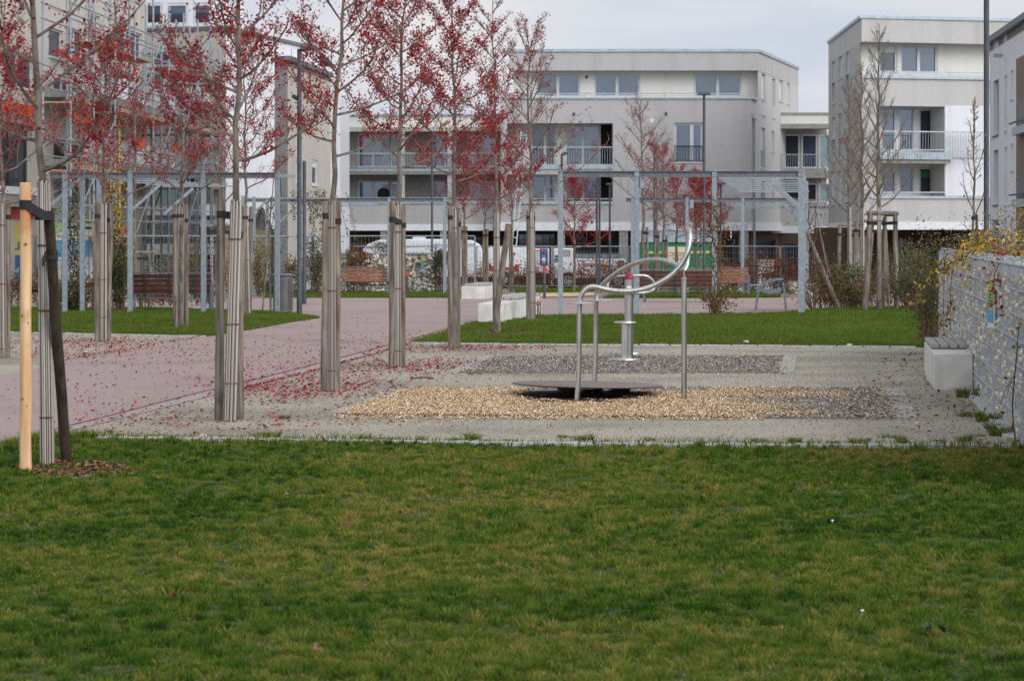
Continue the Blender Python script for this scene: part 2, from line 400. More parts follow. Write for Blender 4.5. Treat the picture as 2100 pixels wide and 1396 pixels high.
EDGE = [(-150, 958), (0, 926), (60, 910), (110, 902), (200, 901), (600, 906), (1050, 913), (1600, 917), (2100, 920), (2500, 924)]
lawn_front = gp(EDGE) + [(14, 18), (14, -6), (-14, -6), (-14, 16.5)]
sheet('lawn', lawn_front, .006, M['soil'])
lawn_left = gp([(-500, 700), (-200, 690), (0, 681), (200, 685), (425, 690), (522, 675), (657, 652), (600, 644), (440, 637), (270, 633), (0, 632), (-500, 632)])
sheet('lawn', lawn_left, .006, M['soil'])
lawn_mid = gp([(836, 704), (1060, 706.5), (1500, 709), (1890, 712.5), (1925, 712), (1935, 640), (1930, 628), (1720, 633), (1570, 645), (1300, 648), (1080, 650), (1040, 657), (985, 662), (937, 674)])
sheet('lawn', lawn_mid, .006, M['soil'])
gravel = gp([(-900, 1100), (-150, 958), (0, 926), (110, 902), (600, 906), (1050, 913), (2100, 920), (2300, 922), (2085, 900), (1995, 800), (1925, 716), (1890, 712), (1500, 708.5), (836, 703.5), (655, 757), (525, 791), (212, 858), (0, 912), (-300, 985)])
sheet('gravel_ground', gravel, .003, M['gravel'])
gravel_left = gp([(-600, 1000), (-600, 700), (-200, 690), (0, 681.5), (425, 690.5), (330, 708), (135, 742), (0, 771), (-300, 845)])
sheet('gravel_ground', gravel_left, .002, M['gravel'])
path_main = gp([(-900, 1180), (-300, 985), (0, 909), (40, 900), (212, 857), (412, 805), (525, 779), (657, 745), (795, 709), (917, 675), (977, 660), (1040, 657), (1080, 650), (1300, 648), (1570, 645),
                (1720, 633), (1930, 628), (2000, 618), (1640, 611), (1310, 612), (1060, 611), (940, 611), (560, 611), (400, 613), (100, 626), (0, 632), (270, 633.5), (440, 637.5), (600, 644.5), (657, 652.5), (522, 675.5), (425, 690.5), (310, 711), (135, 742), (0, 770), (-300, 845), (-900, 1010)])
sheet('path', path_main, .0045, M['path'])
jl = [(-300, 985), (0, 909), (212, 857), (412, 805), (525, 779), (657, 745), (795, 709), (917, 675), (977, 660)]
ol = [(-300, 994), (0, 919), (212, 868), (412, 818), (525, 791), (657, 757), (795, 719), (917, 680), (985, 662)]
sheet('path_border', gp(jl) + gp(ol)[::-1], .0085, M['border'])
sheet('path_joint', gp([(x, y - .6) for x, y in jl]) + gp([(x, y + 1.2) for x, y in jl])[::-1], .0125, M['joint'])
# far lawns beyond the cross path
far_lawns = [gp([(540, 611), (945, 611), (1000, 604), (1000, 597), (540, 597)]), gp([(1055, 597), (1060, 602), (1200, 600), (1215, 597), (1420, 600), (1900, 603), (1900, 596), (1055, 593)]),
             gp([(1236, 612), (1320, 611.5), (1480, 611), (1600, 610), (1600, 606), (1400, 606), (1290, 607)])]
for p in far_lawns: sheet('lawn', p, .012, M['soil'])
sheet('sand_patch', gp([(1030, 606), (1060, 602), (1210, 600.5), (1235, 606), (1170, 609), (1060, 611), (1030, 611)]), .02, mat('sandy', (186, 160, 116), (206, 184, 146), 3, .95))

# beds of the exercise area
bed1 = gp([(690, 852), (760, 826), (838, 799), (1300, 797), (1813, 797.5), (1826, 828), (1838, 859), (1500, 858.5), (1050, 855.5)])
bed2 = gp([(945, 765), (1016, 732.5), (1400, 731.5), (1606, 732), (1598, 765), (1200, 765.5)])
sheet('mulch_bed', bed1, .008, M['mulch'])
sheet('mulch_bed', bed2, .008, M['mulch'])
lay_shade = lambda: sheet('platform_shade', [tuple(G(1195 + 158 * math.cos(t) * (.94 + .05 * math.sin(5 * t) + .04 * math.sin(11 * t + 1)), 815 + 14.5 * math.sin(t) * (1 + .08 * math.sin(7 * t)))[:2]) for t in [2 * PI * k / 40 for k in range(40)]], .0145, M['platform_shade'])  # dark sheet laid as painted shade below the round platform
lay_shade()
rq = random.Random(4)
sheet('chip_layer', gp([(705, 851), (765, 827), (838, 800)] + [(x, 799.5 + rq.uniform(0, 1.5)) for x in range(870, 1080, 30)] + [(x, 806 + rq.uniform(0, 2)) for x in range(1090, 1400, 30)] + [(1420, 809), (1470, 814), (1430, 820), (1440, 828), (1400, 838), (1380, 846), (1460, 850), (1540, 854), (1520, 857.5), (1400, 857), (1050, 854.8)]), .0105, M['chipbed'])
def edging(name, pts, w, n, zt=.02):
    mb = MB(); P = [Vector(G(*p)[:2]).to_3d() for p in pts]
    for a, b in zip(P, P[1:]):
        for k in range(n):
            q0 = a.lerp(b, (k + .03) / n); q1 = a.lerp(b, (k + .97) / n); d = (q1 - q0)
            mb.box(*((q0 + q1) / 2)[:2], -.03, zt + rnd.uniform(-.004, .004), w, d.length, th=math.atan2(d.x, d.y))
    o = mb.build(name, M['slab'] if name == 'edging_slab' else M['kerb'], bevel=.006); o['kind'] = 'structure'
edging('edging_slab', [(702, 849), (772, 824), (838, 798)], .28, 1)
edging('edging_slab', [(944, 764), (1012, 732)], .28, 2)
edging('edging_slab', [(1606, 765), (1614, 732)], .26, 2)
edging('edging_slab', [(1842, 858), (1834, 834)], .34, 1)
edging('edging_slab', [(1824, 814), (1818, 799)], .34, 1)
edging('kerb', [(200, 903), (600, 908), (1050, 915), (1600, 919), (2075, 921)], .09, 16, .038)
edging('kerb', [(836, 705), (1060, 707.5), (1500, 710), (1880, 713.5)], .1, 7, .025)
edging('kerb', [(0, 682), (200, 686), (420, 690.5)], .1, 8, .02)
edging('kerb', [(2088, 905), (2030, 840), (2000, 808)], .2, 4, .03)

# wood chips: fresh straw coloured and old grey
def scatter(poly, n, seed, dens=None):
    r = np.random.default_rng(seed); A = np.array(poly); lo, hi = A.min(0), A.max(0)
    X = r.uniform(lo[0], hi[0], n); Y = r.uniform(lo[1], hi[1], n)
    k = inside(poly, X, Y)
    if dens is not None: k &= r.uniform(0, 1, n) < dens(X, Y)
    return X[k], Y[k]
def to3(X, Y, z): return np.stack([X, Y, np.interp(Y, [-400, 50, 85, 125, 900], [0, 0, -.25, -.85, -.85]) + z], 1)
def pxs(X, Y): return 1050 + X / Y * F
def fresh(X, Y):
    p = pxs(X, Y); yy = 480 + 9075 / Y
    n = vnoise(X, Y, 1.1, 3) * .7 + vnoise(X, Y, 4, 4) * .5
    d = np.clip(1.15 - np.clip((p - 1390) / 200, 0, 5) - .4 + n * .9 - .6 * np.exp(-((p - 755) / 24) ** 2), 0, 1)
    d = np.maximum(d, .05 * n); d = np.maximum(d, .5 * np.exp(-((yy - 811 - (p - 1600) * .02) / 5) ** 2) * ((p > 1450) & (p < 1740)))
    d = np.maximum(d, .5 * np.exp(-((yy - 851) / 6) ** 2) * ((p > 1380) & (p < 1680)))
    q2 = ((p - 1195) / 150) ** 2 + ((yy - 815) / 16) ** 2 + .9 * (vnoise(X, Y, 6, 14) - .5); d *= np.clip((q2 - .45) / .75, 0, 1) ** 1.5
    d *= np.clip(1 - .95 * (yy < 806) * (p > 1080) * (p < 1450), 0, 1)
    return d
X, Y = scatter(bed1, 90000, 5, fresh)
z = .013 + .006 * vnoise(X, Y, 3, 8) + .01 * NR.uniform(0, 1, len(X))
Xs, Ys = scatter(gp([(640, 860), (820, 790), (1000, 791), (1000, 868)]), 900, 77, lambda X, Y: .7 * vnoise(X, Y, 2, 7)); X, Y, z = np.concatenate([X, Xs]), np.concatenate([Y, Ys]), np.concatenate([z, np.full(len(Xs), .012)])
Xs, Ys = scatter(gp([(690, 849), (1050, 853), (1560, 856), (1570, 863), (690, 860)]), 5200, 78, lambda X, Y: .35 + .6 * vnoise(X, Y, 2.5, 7)); X, Y, z = np.concatenate([X, Xs]), np.concatenate([Y, Ys]), np.concatenate([z, np.full(len(Xs), .012)])
tag(cards('wood_chips', to3(X, Y, z), .036, M['chip'], seed=6, flat=.85, aspect=.42), 'fresh straw coloured wood chips spread under the spring platform', 'wood chips', kind='stuff')
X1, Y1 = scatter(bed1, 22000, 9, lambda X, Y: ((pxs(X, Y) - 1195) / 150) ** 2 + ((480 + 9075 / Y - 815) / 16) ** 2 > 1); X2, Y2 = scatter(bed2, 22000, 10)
X3, Y3 = scatter(gp([(640, 872), (700, 820), (830, 790), (1100, 860), (1000, 868)]), 1500, 12)
X4, Y4 = scatter(gp([(1840, 860), (1830, 760), (1930, 715), (2000, 800), (2080, 905), (1900, 905)]), 2600, 13, lambda X, Y: vnoise(X, Y, 1.3, 5))
X5, Y5 = scatter(gp([(915, 772), (1000, 726), (1640, 726), (1625, 771)]), 5200, 14, lambda X, Y: .6 * vnoise(X, Y, 1.7, 15)); X6, Y6 = scatter(gp([(1600, 868), (1700, 788), (1870, 788), (1890, 868)]), 2600, 16, lambda X, Y: .7 * vnoise(X, Y, 1.7, 17)); X4, Y4 = np.concatenate([X4, X5, X6]), np.concatenate([Y4, Y5, Y6])
X, Y = np.concatenate([X1, X2, X3, X4]), np.concatenate([Y1, Y2, Y3, Y4])
tag(cards('old_wood_chips', to3(X, Y, .014 + .01 * NR.uniform(0, 1, len(X))), .036, M['darkchip'], seed=7, flat=.85, aspect=.5), 'weathered grey and brown chips in the exercise beds', 'wood chips', kind='stuff')

# mulch round the tree feet
for cx, cy, w, h in ((150, 968, 130, 18), (1030, 684, 60, 6), (1095, 662, 36, 4), (1800, 630, 55, 4), (390, 674, 40, 5), (545, 653, 34, 5)):
    poly = [tuple(G(cx + w * math.cos(a) * rnd.uniform(.8, 1.1), cy + h * math.sin(a) * rnd.uniform(.8, 1.1))[:2]) for a in [2 * PI * k / 18 for k in range(18)]]
    sheet('mulch_ring', poly, .012, M['mulch'])
    X, Y = scatter(poly, 700 if cy > 900 else 250, int(cx))
    tag(cards('mulch_pieces', to3(X, Y, .03), .05, M['brownleaf'], seed=int(cx), flat=.7, aspect=.5), 'brown bark pieces and leaves round a tree foot in the lawn', 'mulch', kind='stuff')

# fallen red leaves
def litter(px, py, sx, sy, n, seed):
    r = np.random.default_rng(seed)
    n = int(n * 1.8); a = r.normal(px, sx, n); b = r.normal(py, sy, n); b = np.clip(b, 640, 960)
    D = 9075 / (b - 480); return np.stack([(a - 1050) * D / F, D], 1)
LT = [litter(*a) for a in ((560, 800, 80, 16, 480, 1), (700, 795, 90, 15, 430, 2), (830, 752, 90, 10, 480, 3), (940, 716, 110, 5, 300, 4), (1010, 712, 80, 4, 150, 41), (640, 745, 150, 30, 300, 5), (120, 712, 110, 14, 700, 6), (250, 700, 70, 7, 260, 7),
                               (400, 735, 150, 28, 230, 8), (560, 710, 140, 26, 150, 9), (300, 860, 110, 20, 150, 10), (480, 870, 160, 16, 130, 11), (900, 750, 70, 8, 120, 12), (620, 850, 200, 22, 90, 13), (800, 700, 60, 14, 120, 15), (90, 800, 120, 30, 90, 16), (600, 656, 60, 5, 60, 17))]
# leaves blown against the path border
r = np.random.default_rng(21)
t = r.uniform(0, 1, 480); bx = np.interp(t, [0, .3, 1], [500, 657, 925]); by = np.interp(bx, [412, 525, 657, 795, 917], [818, 793, 758, 720, 681]) + r.normal(0, 1.2, 480)
D = 9075 / (by - 480); LT.append(np.stack([(bx - 1050) * D / F, D], 1))
t = r.uniform(120, 430, 260); by = np.interp(t, [135, 310, 425], [741, 710, 690]) + r.normal(-1, 1.6, 260); D = 9075 / (by - 480); LT.append(np.stack([(t - 1050) * D / F, D], 1))
A = np.concatenate(LT)
tag(cards('fallen_leaves', to3(A[:, 0], A[:, 1], .018), .034, M['deadleaf'], seed=3, flat=.75, aspect=.75, jit=.5), 'fallen dark red leaves scattered over gravel and path', 'fallen leaves', kind='stuff')
X, Y = scatter(gp([(1700, 870), (1800, 740), (1925, 716), (2080, 900), (2000, 912)]), 1500, 31, lambda X, Y: vnoise(X, Y, .9, 6))
Xb, Yb = scatter(lawn_front, 420, 32, lambda X, Y: (Y > 9) & (abs(X) < .22 * Y)); 
X, Y = np.concatenate([X, Xb]), np.concatenate([Y, Yb])
tag(cards('brown_leaves', to3(X, Y, .035), .045, M['brownleaf'], seed=33, flat=.7), 'dry brown leaves lying in the lawn and along the stone wall', 'fallen leaves', kind='stuff')
# fine gravel pieces give the gravel its grain
X, Y = scatter(gravel, 60000, 35, lambda X, Y: (Y > 20) & (Y < 42) & (abs(X) < .22 * Y))
tag(cards('loose_stones', to3(X, Y, .006), .016, mat('grit', (150, 144, 130), None, rough=.95, tint=((98, 92, 82), (166, 160, 146), (206, 200, 186))), seed=36, flat=.75, aspect=.8), 'fine grit lying on the gravel', 'gravel', kind='stuff')

# ---- grass
def grass(name, poly, n, h, w, m, seed, label, dens=None, lean=.5):
    X, Y = scatter(poly, n, seed, dens)
    cl = .6 * vnoise(X, Y, 8.5, seed + 3) + .4 * vnoise(X, Y, 3, seed); hh = h * (.3 + 1.4 * cl) * (.75 + .5 * vnoise(X, Y, .5, seed + 1))
    Z = to3(X, Y, .004)[:, 2]
    return tag(blades(name, X, Y, Z, hh, np.full(len(X), w), m, seed=seed, lean=lean, tbias=.45 * vnoise(X, Y, 11, seed + 9) + .35 * vnoise(X, Y, 4, seed + 7) + .2 * vnoise(X, Y, .8, seed + 8)), label, 'grass', kind='stuff')
def fd(X, Y):
    vis = np.abs(X) < .2 * Y + 2.2
    d = np.where(vis, np.clip((10.5 / np.maximum(Y, 6)) ** 1.35, 0, 1), .05)
    return d * (Y > 7.5) * (.7 + .5 * vnoise(X, Y, 3, 2))
lf = gp(EDGE) + [(9, 18), (9, 7.5), (-9, 7.5), (-9, 16.5)]

def tuft_lawn(poly, ntuft, per, seed):
    """short turf built tuft by tuft, so dark gaps and straw coloured clumps stay visible"""
    r = np.random.default_rng(seed); X, Y = scatter(poly, ntuft, seed, lambda X, Y: np.where(np.abs(X) < .2 * Y + 2, np.clip((11 / np.maximum(Y, 6)) ** .6, 0, 1), .12) * (Y > 7.5))
    n = len(X); hz = r.uniform(.2, 1.05, n) ** 1.25 * (.7 + .6 * vnoise(X, Y, 1.4, 4)); rad = r.uniform(.018, .045, n)
    big = .55 * vnoise(X, Y, 1.1, 21) + .45 * vnoise(X, Y, .35, 22)
    tt = np.clip(.62 * r.uniform(0, 1, n) ** 1.15 + .75 * (big - .5) + .16, 0, 1)
    k = (per * (.6 + .8 * r.uniform(0, 1, n)) * np.clip((12 / Y), .45, 1.2)).astype(int); idx = np.repeat(np.arange(n), k); m = len(idx)
    a = r.uniform(0, 2 * PI, m); q = np.abs(r.normal(0, 1, m)) * rad[idx]; dx, dy = np.cos(a), np.sin(a)
    x, y = X[idx] + dx * q, Y[idx] + dy * q; h = .05 * hz[idx] * r.uniform(.6, 1.2, m) * np.exp(-(q / rad[idx]) ** 2 * .18)
    ln = h * (.25 + .8 * np.clip(q / rad[idx], 0, 2)) * r.uniform(.4, 1.2, m); a2 = a + r.normal(0, .7, m); lx, ly = np.cos(a2) * ln, np.sin(a2) * ln
    w = .0042 * r.uniform(.7, 1.4, m) * np.clip(y / 13, .8, 1.7); b = r.uniform(0, PI, m); bx, by = np.cos(b) * w / 2, np.sin(b) * w / 2
    ok = inside(poly, x, y); x, y, h, lx, ly, bx, by, idx = [v[ok] for v in (x, y, h, lx, ly, bx, by, idx)]; m = len(x)
    P = lambda s, t, kk: np.stack([x + bx * s + lx * kk, y + by * s + ly * kk, .004 + h * t], 1)
    V = np.stack([P(-1, 0, 0), P(1, 0, 0), P(.8, .6, .35), P(-.8, .6, .35), P(0, 1, 1)], 1).reshape(-1, 3); i = np.arange(m) * 5
    Fq = np.concatenate([np.stack([i, i + 1, i + 2], 1), np.stack([i, i + 2, i + 3], 1), np.stack([i + 3, i + 2, i + 4], 1)])
    t = np.clip(tt[idx] + r.normal(0, .13, m), 0, 1)
    return tag(npmesh('lawn_grass', V, Fq, M['lawn'], None, np.repeat(t, 5)), 'wide foreground lawn of short tufted green and yellowish grass', 'grass', kind='stuff')
tuft_lawn(lf, 64000, 66, 51)
grass('lawn_grass', lf, 600000, .017, .0052, M['lawn'], 54, 'short base turf between the tufts of the foreground lawn', fd, lean=1.2)

# fringe overhanging the kerb
P = np.array(gp(EDGE)); t = np.linspace(0, 1, 5200); ix = np.interp(t, np.linspace(0, 1, len(P)), P[:, 0]); iy = np.interp(t, np.linspace(0, 1, len(P)), P[:, 1])
k = (ix > -9) & (ix < 7); ix, iy = ix[k] + NR.normal(0, .02, k.sum()), iy[k] + NR.normal(-.1, .05, k.sum())
tag(blades('edge_grass', ix, iy, np.zeros(len(ix)), .055 + .04 * vnoise(ix, iy, 1.5, 3), np.full(len(ix), .007), M['lawn'], seed=4, lean=.7), 'longer grass along the front lawn edge', 'grass', kind='stuff')
grass('lawn_grass', lawn_mid, 330000, .05, .012, M['lawn2'], 52, 'mown lawn behind the exercise beds', lambda X, Y: (np.abs(X) < .2 * Y + 1.5) * 1., lean=.6)
grass('lawn_grass', lawn_left, 420000, .05, .012, M['lawn2'], 53, 'strip of lawn in front of the pergola and slatted bench', lambda X, Y: (np.abs(X) < .2 * Y + 1.5) * 1., lean=.6)
for i, p in enumerate(far_lawns): grass('lawn_grass', p, 60000, .07, .03, M['lawn2'], 55 + i, ('narrow grass strip in front of the far stone wall', 'grass strip before the construction fence', 'grass strip under the timber benches across the path')[i])
# weeds on the gravel by the kerb: one tuft, copied
def tuft(seed, n, r0, h):
    r = np.random.default_rng(seed)
    a = r.uniform(0, 2 * PI, n); q = r0 * np.sqrt(r.uniform(0, 1, n))
    return blades('grass_tuft', q * np.cos(a), q * np.sin(a) * .6, np.zeros(n), np.full(n, h), np.full(n, .006), M['lawn'], seed=seed, lean=.9)
T0 = [tag(tuft(61, 130, .09, .085), 'small tuft of grass growing in the gravel near the kerb', 'grass tuft', 'grass tufts in the gravel'), tag(tuft(62, 90, .12, .05), 'small tuft of grass growing in the gravel near the kerb', 'grass tuft', 'grass tufts in the gravel')]
spots = [(553, 897), (523, 893), (598, 903), (650, 905), (745, 906), (795, 903), (862, 903), (930, 902), (968, 902), (1160, 898), (1196, 903), (1240, 906), (1335, 904), (1557, 906), (1628, 907), (1706, 908), (1755, 914), (1826, 898), (1850, 908), (1926, 905), (1980, 905), (2010, 895), (2040, 880),
         (860, 760), (580, 859), (1770, 905), (2050, 895), (1045, 905), (226, 888), (320, 896)]
for i, (px, py) in enumerate(spots):
    o = T0[i % 2] if i < 2 else T0[i % 2].copy()
    if i >= 2: COL.objects.link(o)
    o.location = G(px, py); o.rotation_euler.z = i * 1.3; s = rnd.uniform(.45, .95); o.scale = (s * 1.15, s, s * .8)
# stones and sticks
def pebble(px, py, r, label, col='boulder'):
    mb = MB(); c = G(px, py); n, k = 9, 6; vs = []; rr = random.Random(int(px))
    prof = [(r * math.sin(PI * (i + .15) / k) * rr.uniform(.85, 1.1), r * .75 * (1 - math.cos(PI * (i + .15) / k)) * .75) for i in range(k)]
    mb.rev(c, prof, n)
    mb.v = [(x + rr.uniform(-.12, .12) * r, y + rr.uniform(-.12, .12) * r, z) for x, y, z in mb.v]
    tag(mb.build('stone', M[col], loc=c), label, 'stone', 'loose stones')
pebble(416, 902, .045, 'yellowish stone on the lawn kerb near the leaning reed-wrapped tree'); pebble(1742, 712, .05, 'pale stone at the back edge of the gravel behind the beds')
pebble(1530, 705, .05, 'pale stone lying at the edge of the lawn behind the steel column'); pebble(2084, 905, .06, 'cream stone at the foot of the stone wall by the kerb')
pebble(175, 725, .04, 'white stone in the red leaves beside the path'); pebble(1882, 873, .035, 'small flat pale stone in the gravel near the wall')
for a, b, lab in (((845, 779), (890, 778.5), 'longer thin stick lying on gravel behind the chip bed'), ((960, 770), (987, 769.5), 'shorter thin stick lying on gravel near the rear bed')):
    mb = MB(); A, B = G(*a), G(*b); mb.tube([A + Vector((0, 0, .02)), A.lerp(B, .5) + Vector((0, .02, .03)), B + Vector((0, 0, .018))], .011, 6)
    tag(mb.build('stick', M['twig']), lab, 'stick')
# ================================================================ trees
GOLD = 2.39996
def limb_path(r, p, az, ang0, ang1, L, n, wob=.1):
    """polyline leaving at ang0 from vertical and bending to ang1"""
    pts = [Vector(p)]; a = az
    for i in range(n):
        t = (i + 1) / n; th = ang0 + (ang1 - ang0) * t + r.uniform(-wob, wob); a += r.uniform(-wob, wob) * 1.6
        pts.append(pts[-1] + Vector((math.sin(th) * math.cos(a), math.sin(th) * math.sin(a), math.cos(th))) * (L / n))
    return pts
def at(pts, t):
    k = t * (len(pts) - 1); i = min(int(k), len(pts) - 2); return pts[i].lerp(pts[i + 1], k - i)
def skel(seed, base, top, r0, first, L, nl, ang=(80, 42), subs=6, twigs=4, sides=8, tw=.0045, taper=.85, via=None):
    """leader from base to top with ascending limbs, side branches and twigs; returns mesh and leaf points"""
    r = random.Random(seed); mb = MB(); base, top = Vector(base), Vector(top); hgt = top.z - base.z
    n = 16; ld = []; tv = (via.z - base.z) / hgt if via else 0
    for i in range(n + 1):
        t = i / n
        p = base.lerp(via, t / tv) if via and t <= tv else (via.lerp(top, (t - tv) / (1 - tv)) if via else base.lerp(top, t))
        ld.append(p + Vector((r.uniform(-1, 1), r.uniform(-1, 1), 0)) * (.0055 * hgt * (t > tv + .02)))
    rad = [max(r0 * (1 - taper * (i / n) ** 1.15), tw * 1.5) for i in range(n + 1)]; rad[0] *= 1.15
    mb.tube(ld, rad, sides); leaf = []
    for k in range(nl):
        t = first + (.97 - first) * ((k + r.uniform(0, .6)) / nl) ** .9
        p = at(ld, t); rt = r0 * (1 - taper * t); s = (t - first) / (1 - first)
        Lk = L * (1 - .72 * s) * r.uniform(.75, 1.15); a0, a1 = math.radians(ang[0] - 34 * s + r.uniform(-10, 10)), math.radians(ang[1] - 16 * s + r.uniform(-10, 14))
        lp = limb_path(r, p, k * GOLD + r.uniform(-.5, .5), a0, a1, Lk, 6)
        lr = max(rt * .44, tw * 1.6); mb.tube(lp, [lr * (1 - .8 * i / 6) + tw for i in range(7)], max(4, sides - 3), cap=False)
        for q in range(subs):
            tt = .12 + .86 * (q + r.uniform(.1, .9)) / subs; sp = at(lp, tt); d = (at(lp, min(1, tt + .1)) - at(lp, max(0, tt - .1))).normalized()
            az = math.atan2(d.y, d.x) + r.choice((-1, 1)) * r.uniform(.5, 1.3); Ls = Lk * r.uniform(.28, .5) * (1.15 - .5 * tt)
            sl = limb_path(r, sp, az, math.radians(r.uniform(38, 75)), math.radians(r.uniform(15, 50)), Ls, 4, .18)
            mb.tube(sl, [max(lr * .38 * (1 - .7 * i / 4), tw) for i in range(5)], 4, cap=False)
            for w in range(twigs):
                t3 = .25 + .75 * (w + r.uniform(0, 1)) / twigs; tp = at(sl, min(t3, 1))
                tl = limb_path(r, tp, r.uniform(0, 2 * PI), math.radians(r.uniform(25, 95)), math.radians(r.uniform(20, 70)), Ls * r.uniform(.3, .6), 2, .25)
                mb.tube(tl, [tw, tw * .8, tw * .5], 3, cap=False); leaf.append(tl)
            leaf.append(sl)
        leaf += [lp[1:], lp[2:], lp[3:], lp[1:]]
    leaf += [ld[int(n * first):]] * 14
    return mb, leaf
def leafpts(leaf, n, seed, spread=.035, zbias=None, clump=5):
    r = random.Random(seed); out = []
    L = [x for x in leaf if len(x) > 1]
    while len(out) < n:
        c = r.choice(L); p = at(c, r.uniform(.1, 1))
        if zbias and r.random() > zbias(p.z): continue
        for _ in range(r.randint(1, clump)):
            out.append((p.x + r.gauss(0, spread), p.y + r.gauss(0, spread), p.z + r.gauss(-spread * .4, spread)))
    return np.array(out[:n])

def stake(top, bot, wpx, label, m='stake', strap=None, group='tree stakes along the path', D=None, dt=0):
    """round stake from ground pixel bot to top pixel; strap = (py, target point)"""
    if D is None: B = G(*bot); D = B.y
    else: B = GX(bot[0], D)
    T = W(top[0], top[1], D + dt); r = wpx * D / F / 2; rr = random.Random(int(top[0] * 7 + top[1]))
    mb = MB(); B2 = B - Vector((0, 0, .05)); n = 7; pts = []; rs = []
    for i in range(n + 1):
        t = i / n; pts.append(B2.lerp(T, t) + Vector((rr.uniform(-1, 1), rr.uniform(-1, 1), 0)) * r * .12 * (0 < i < n)); rs.append(r * rr.uniform(.96, 1.05) * (1.04 - .08 * t))
    pts.append(T + Vector((0, 0, r * .12))); rs.append(r * .82)
    mb.tube(pts, rs, 12)
    o = tag(mb.build('tree_stake', M[m], smooth=True, loc=B), label, 'stake', group)
    if strap:
        py, tgt, tr = strap; t = (B.y and (py - bot[1]) / (top[1] - bot[1])); c = B.lerp(T, t); s = MB(); hw = .032 * (1 if D < 60 else 1.2)
        s.tube([c - Vector((0, 0, hw)), c + Vector((0, 0, hw))], r * 1.07, 14)
        d = Vector(tgt) - c; dn = Vector((d.x, d.y, 0)).normalized(); sd = Vector((-dn.y, dn.x, 0))
        for k in (-1, 1):   # two strap runs that hug stake and trunk
            s.beam(c + sd * (r * k) , Vector(tgt) + sd * (tr * k), .008, hw * 1.9)
        s.tube([Vector(tgt) - Vector((0, 0, hw)), Vector(tgt) + Vector((0, 0, hw))], tr * 1.08, 14)
        sx = s.build('strap', M['strap'], o)
    return o
def reedwrap(root, B, T, r, seed, ties=(.12, .5, .83)):
    rr = random.Random(seed); V = []; Fc = []; ti = []; n = 30; k0 = 0
    for i in range(n):
        a = 2 * PI * i / n + rr.uniform(-.08, .08); w = r * rr.uniform(.08, .13); off = Vector((math.cos(a), math.sin(a), 0)) * r * rr.uniform(.94, 1.04)
        b, t = B + off, T + off + Vector((0, 0, rr.uniform(-.045, .03))); t -= off * .12; tv = rr.random()
        for q in (b, t):
            for j in range(4): V.append((q.x + w * math.cos(a + j * PI / 2), q.y + w * math.sin(a + j * PI / 2), q.z)); ti.append(tv)
        for j in range(4): Fc.append((k0 + j, k0 + (j + 1) % 4, k0 + 4 + (j + 1) % 4, k0 + 4 + j))
        Fc.append((k0 + 4, k0 + 5, k0 + 6, k0 + 7)); k0 += 8
    w = npmesh('reed_wrap', np.array(V), np.array(Fc), M['reed'], root, np.array(ti))
    core = MB(); core.tube([B, T - Vector((0, 0, .01))], r * .9, 10); 
    core.build('wrap_core', M['darkstake'], root)
    for t in [x + rr.uniform(-.06, .06) for x in ties]:
        c = B.lerp(T, t); x = MB(); x.tube([c - Vector((0, 0, .006)), c + Vector((0, 0, .006))], r * 1.1, 14); x.build('wire_tie', M['wire'], root)
def tree(label, base, top, r0, first, L, nl, nleaf, lsz, seed, group='young red leaved trees', wrap=None, m='redleaf', bark='bark', zb=None, D=None, clump=5, name='young_tree', spread=.035, **kw):
    B = G(*base) if D is None else GX(base[0], D); T = W(top[0], top[1], B.y)
    root = thing(name, label, 'tree', B, group)
    via = W(wrap[0][0], wrap[0][1], B.y) if wrap else None
    mb, lf = skel(seed, B, T, r0, first, L, nl, via=via, **kw)
    mb.build('trunk', M[bark], root, smooth=True)
    if nleaf:
        P = leafpts(lf, nleaf, seed + 1, zbias=zb, clump=clump, spread=spread)
        cards('crown', P, lsz, M[m], root, seed=seed)
    if wrap:
        (tx, ty, w), wb = wrap[:1][0], wrap[1] if len(wrap) > 1 else base
        reedwrap(root, (G(*wb) if D is None else GX(wb[0], D)), W(tx, ty, B.y), w * B.y / F / 2, seed)
    return root
# the row along the path, each with reed wrap and stakes strapped to it
tree('nearest red leaved tree with leaning reed wrap at the lawn edge', (97, 960), (36, -560), .038, 0.400, 1.25, 20, 4524, 0.0306, 101, wrap=((90, 372, 27), (97, 960)), zb=lambda z: .95, tw=.004)
tree('red leaved tree beside the chip bed with one thick bare stake in front', (471, 864), (500, -350), .041, 0.430, 1.1, 22, 5742, 0.0306, 102, wrap=((484, 414, 24), (471, 865)))
tree('red leaved tree between two tall cracked stakes just behind the chip bed corner', (680, 803), (716, -210), .041, 0.470, 1.15, 24, 6612, 0.0315, 103, wrap=((681, 414, 20), (681, 803)))
tree('red leaved tree standing over the rear corner of the exercise area', (815, 752), (832, -100), .041, 0.460, 1.15, 24, 6786, 0.0333, 104, wrap=((816, 416, 18), (815, 752)))
tree('red leaved tree whose crown crosses the left building wing, at the lawn corner', (932, 714), (924, -60), .04, 0.420, 1.2, 24, 6612, 0.0351, 105, wrap=((932, 427, 16), (932, 713)))
tree('thin topped red leaved tree held by a crooked pale stake', (1019, 683), (1010, 0), .038, 0.390, 1.2, 24, 3625, 0.0369, 106, wrap=((1018, 432, 13), (1019, 683)), zb=lambda z: max(.12, 1.25 - (z - 2.4) / 2.4))
tree('almost bare tree beside the white concrete block with few red leaves', (1089, 660), (1082, 55), .04, .40, 1.6, 20, 1595, 0.0378, 107, wrap=((1089, 430, 11), (1090, 660)), ang=(66, 34))
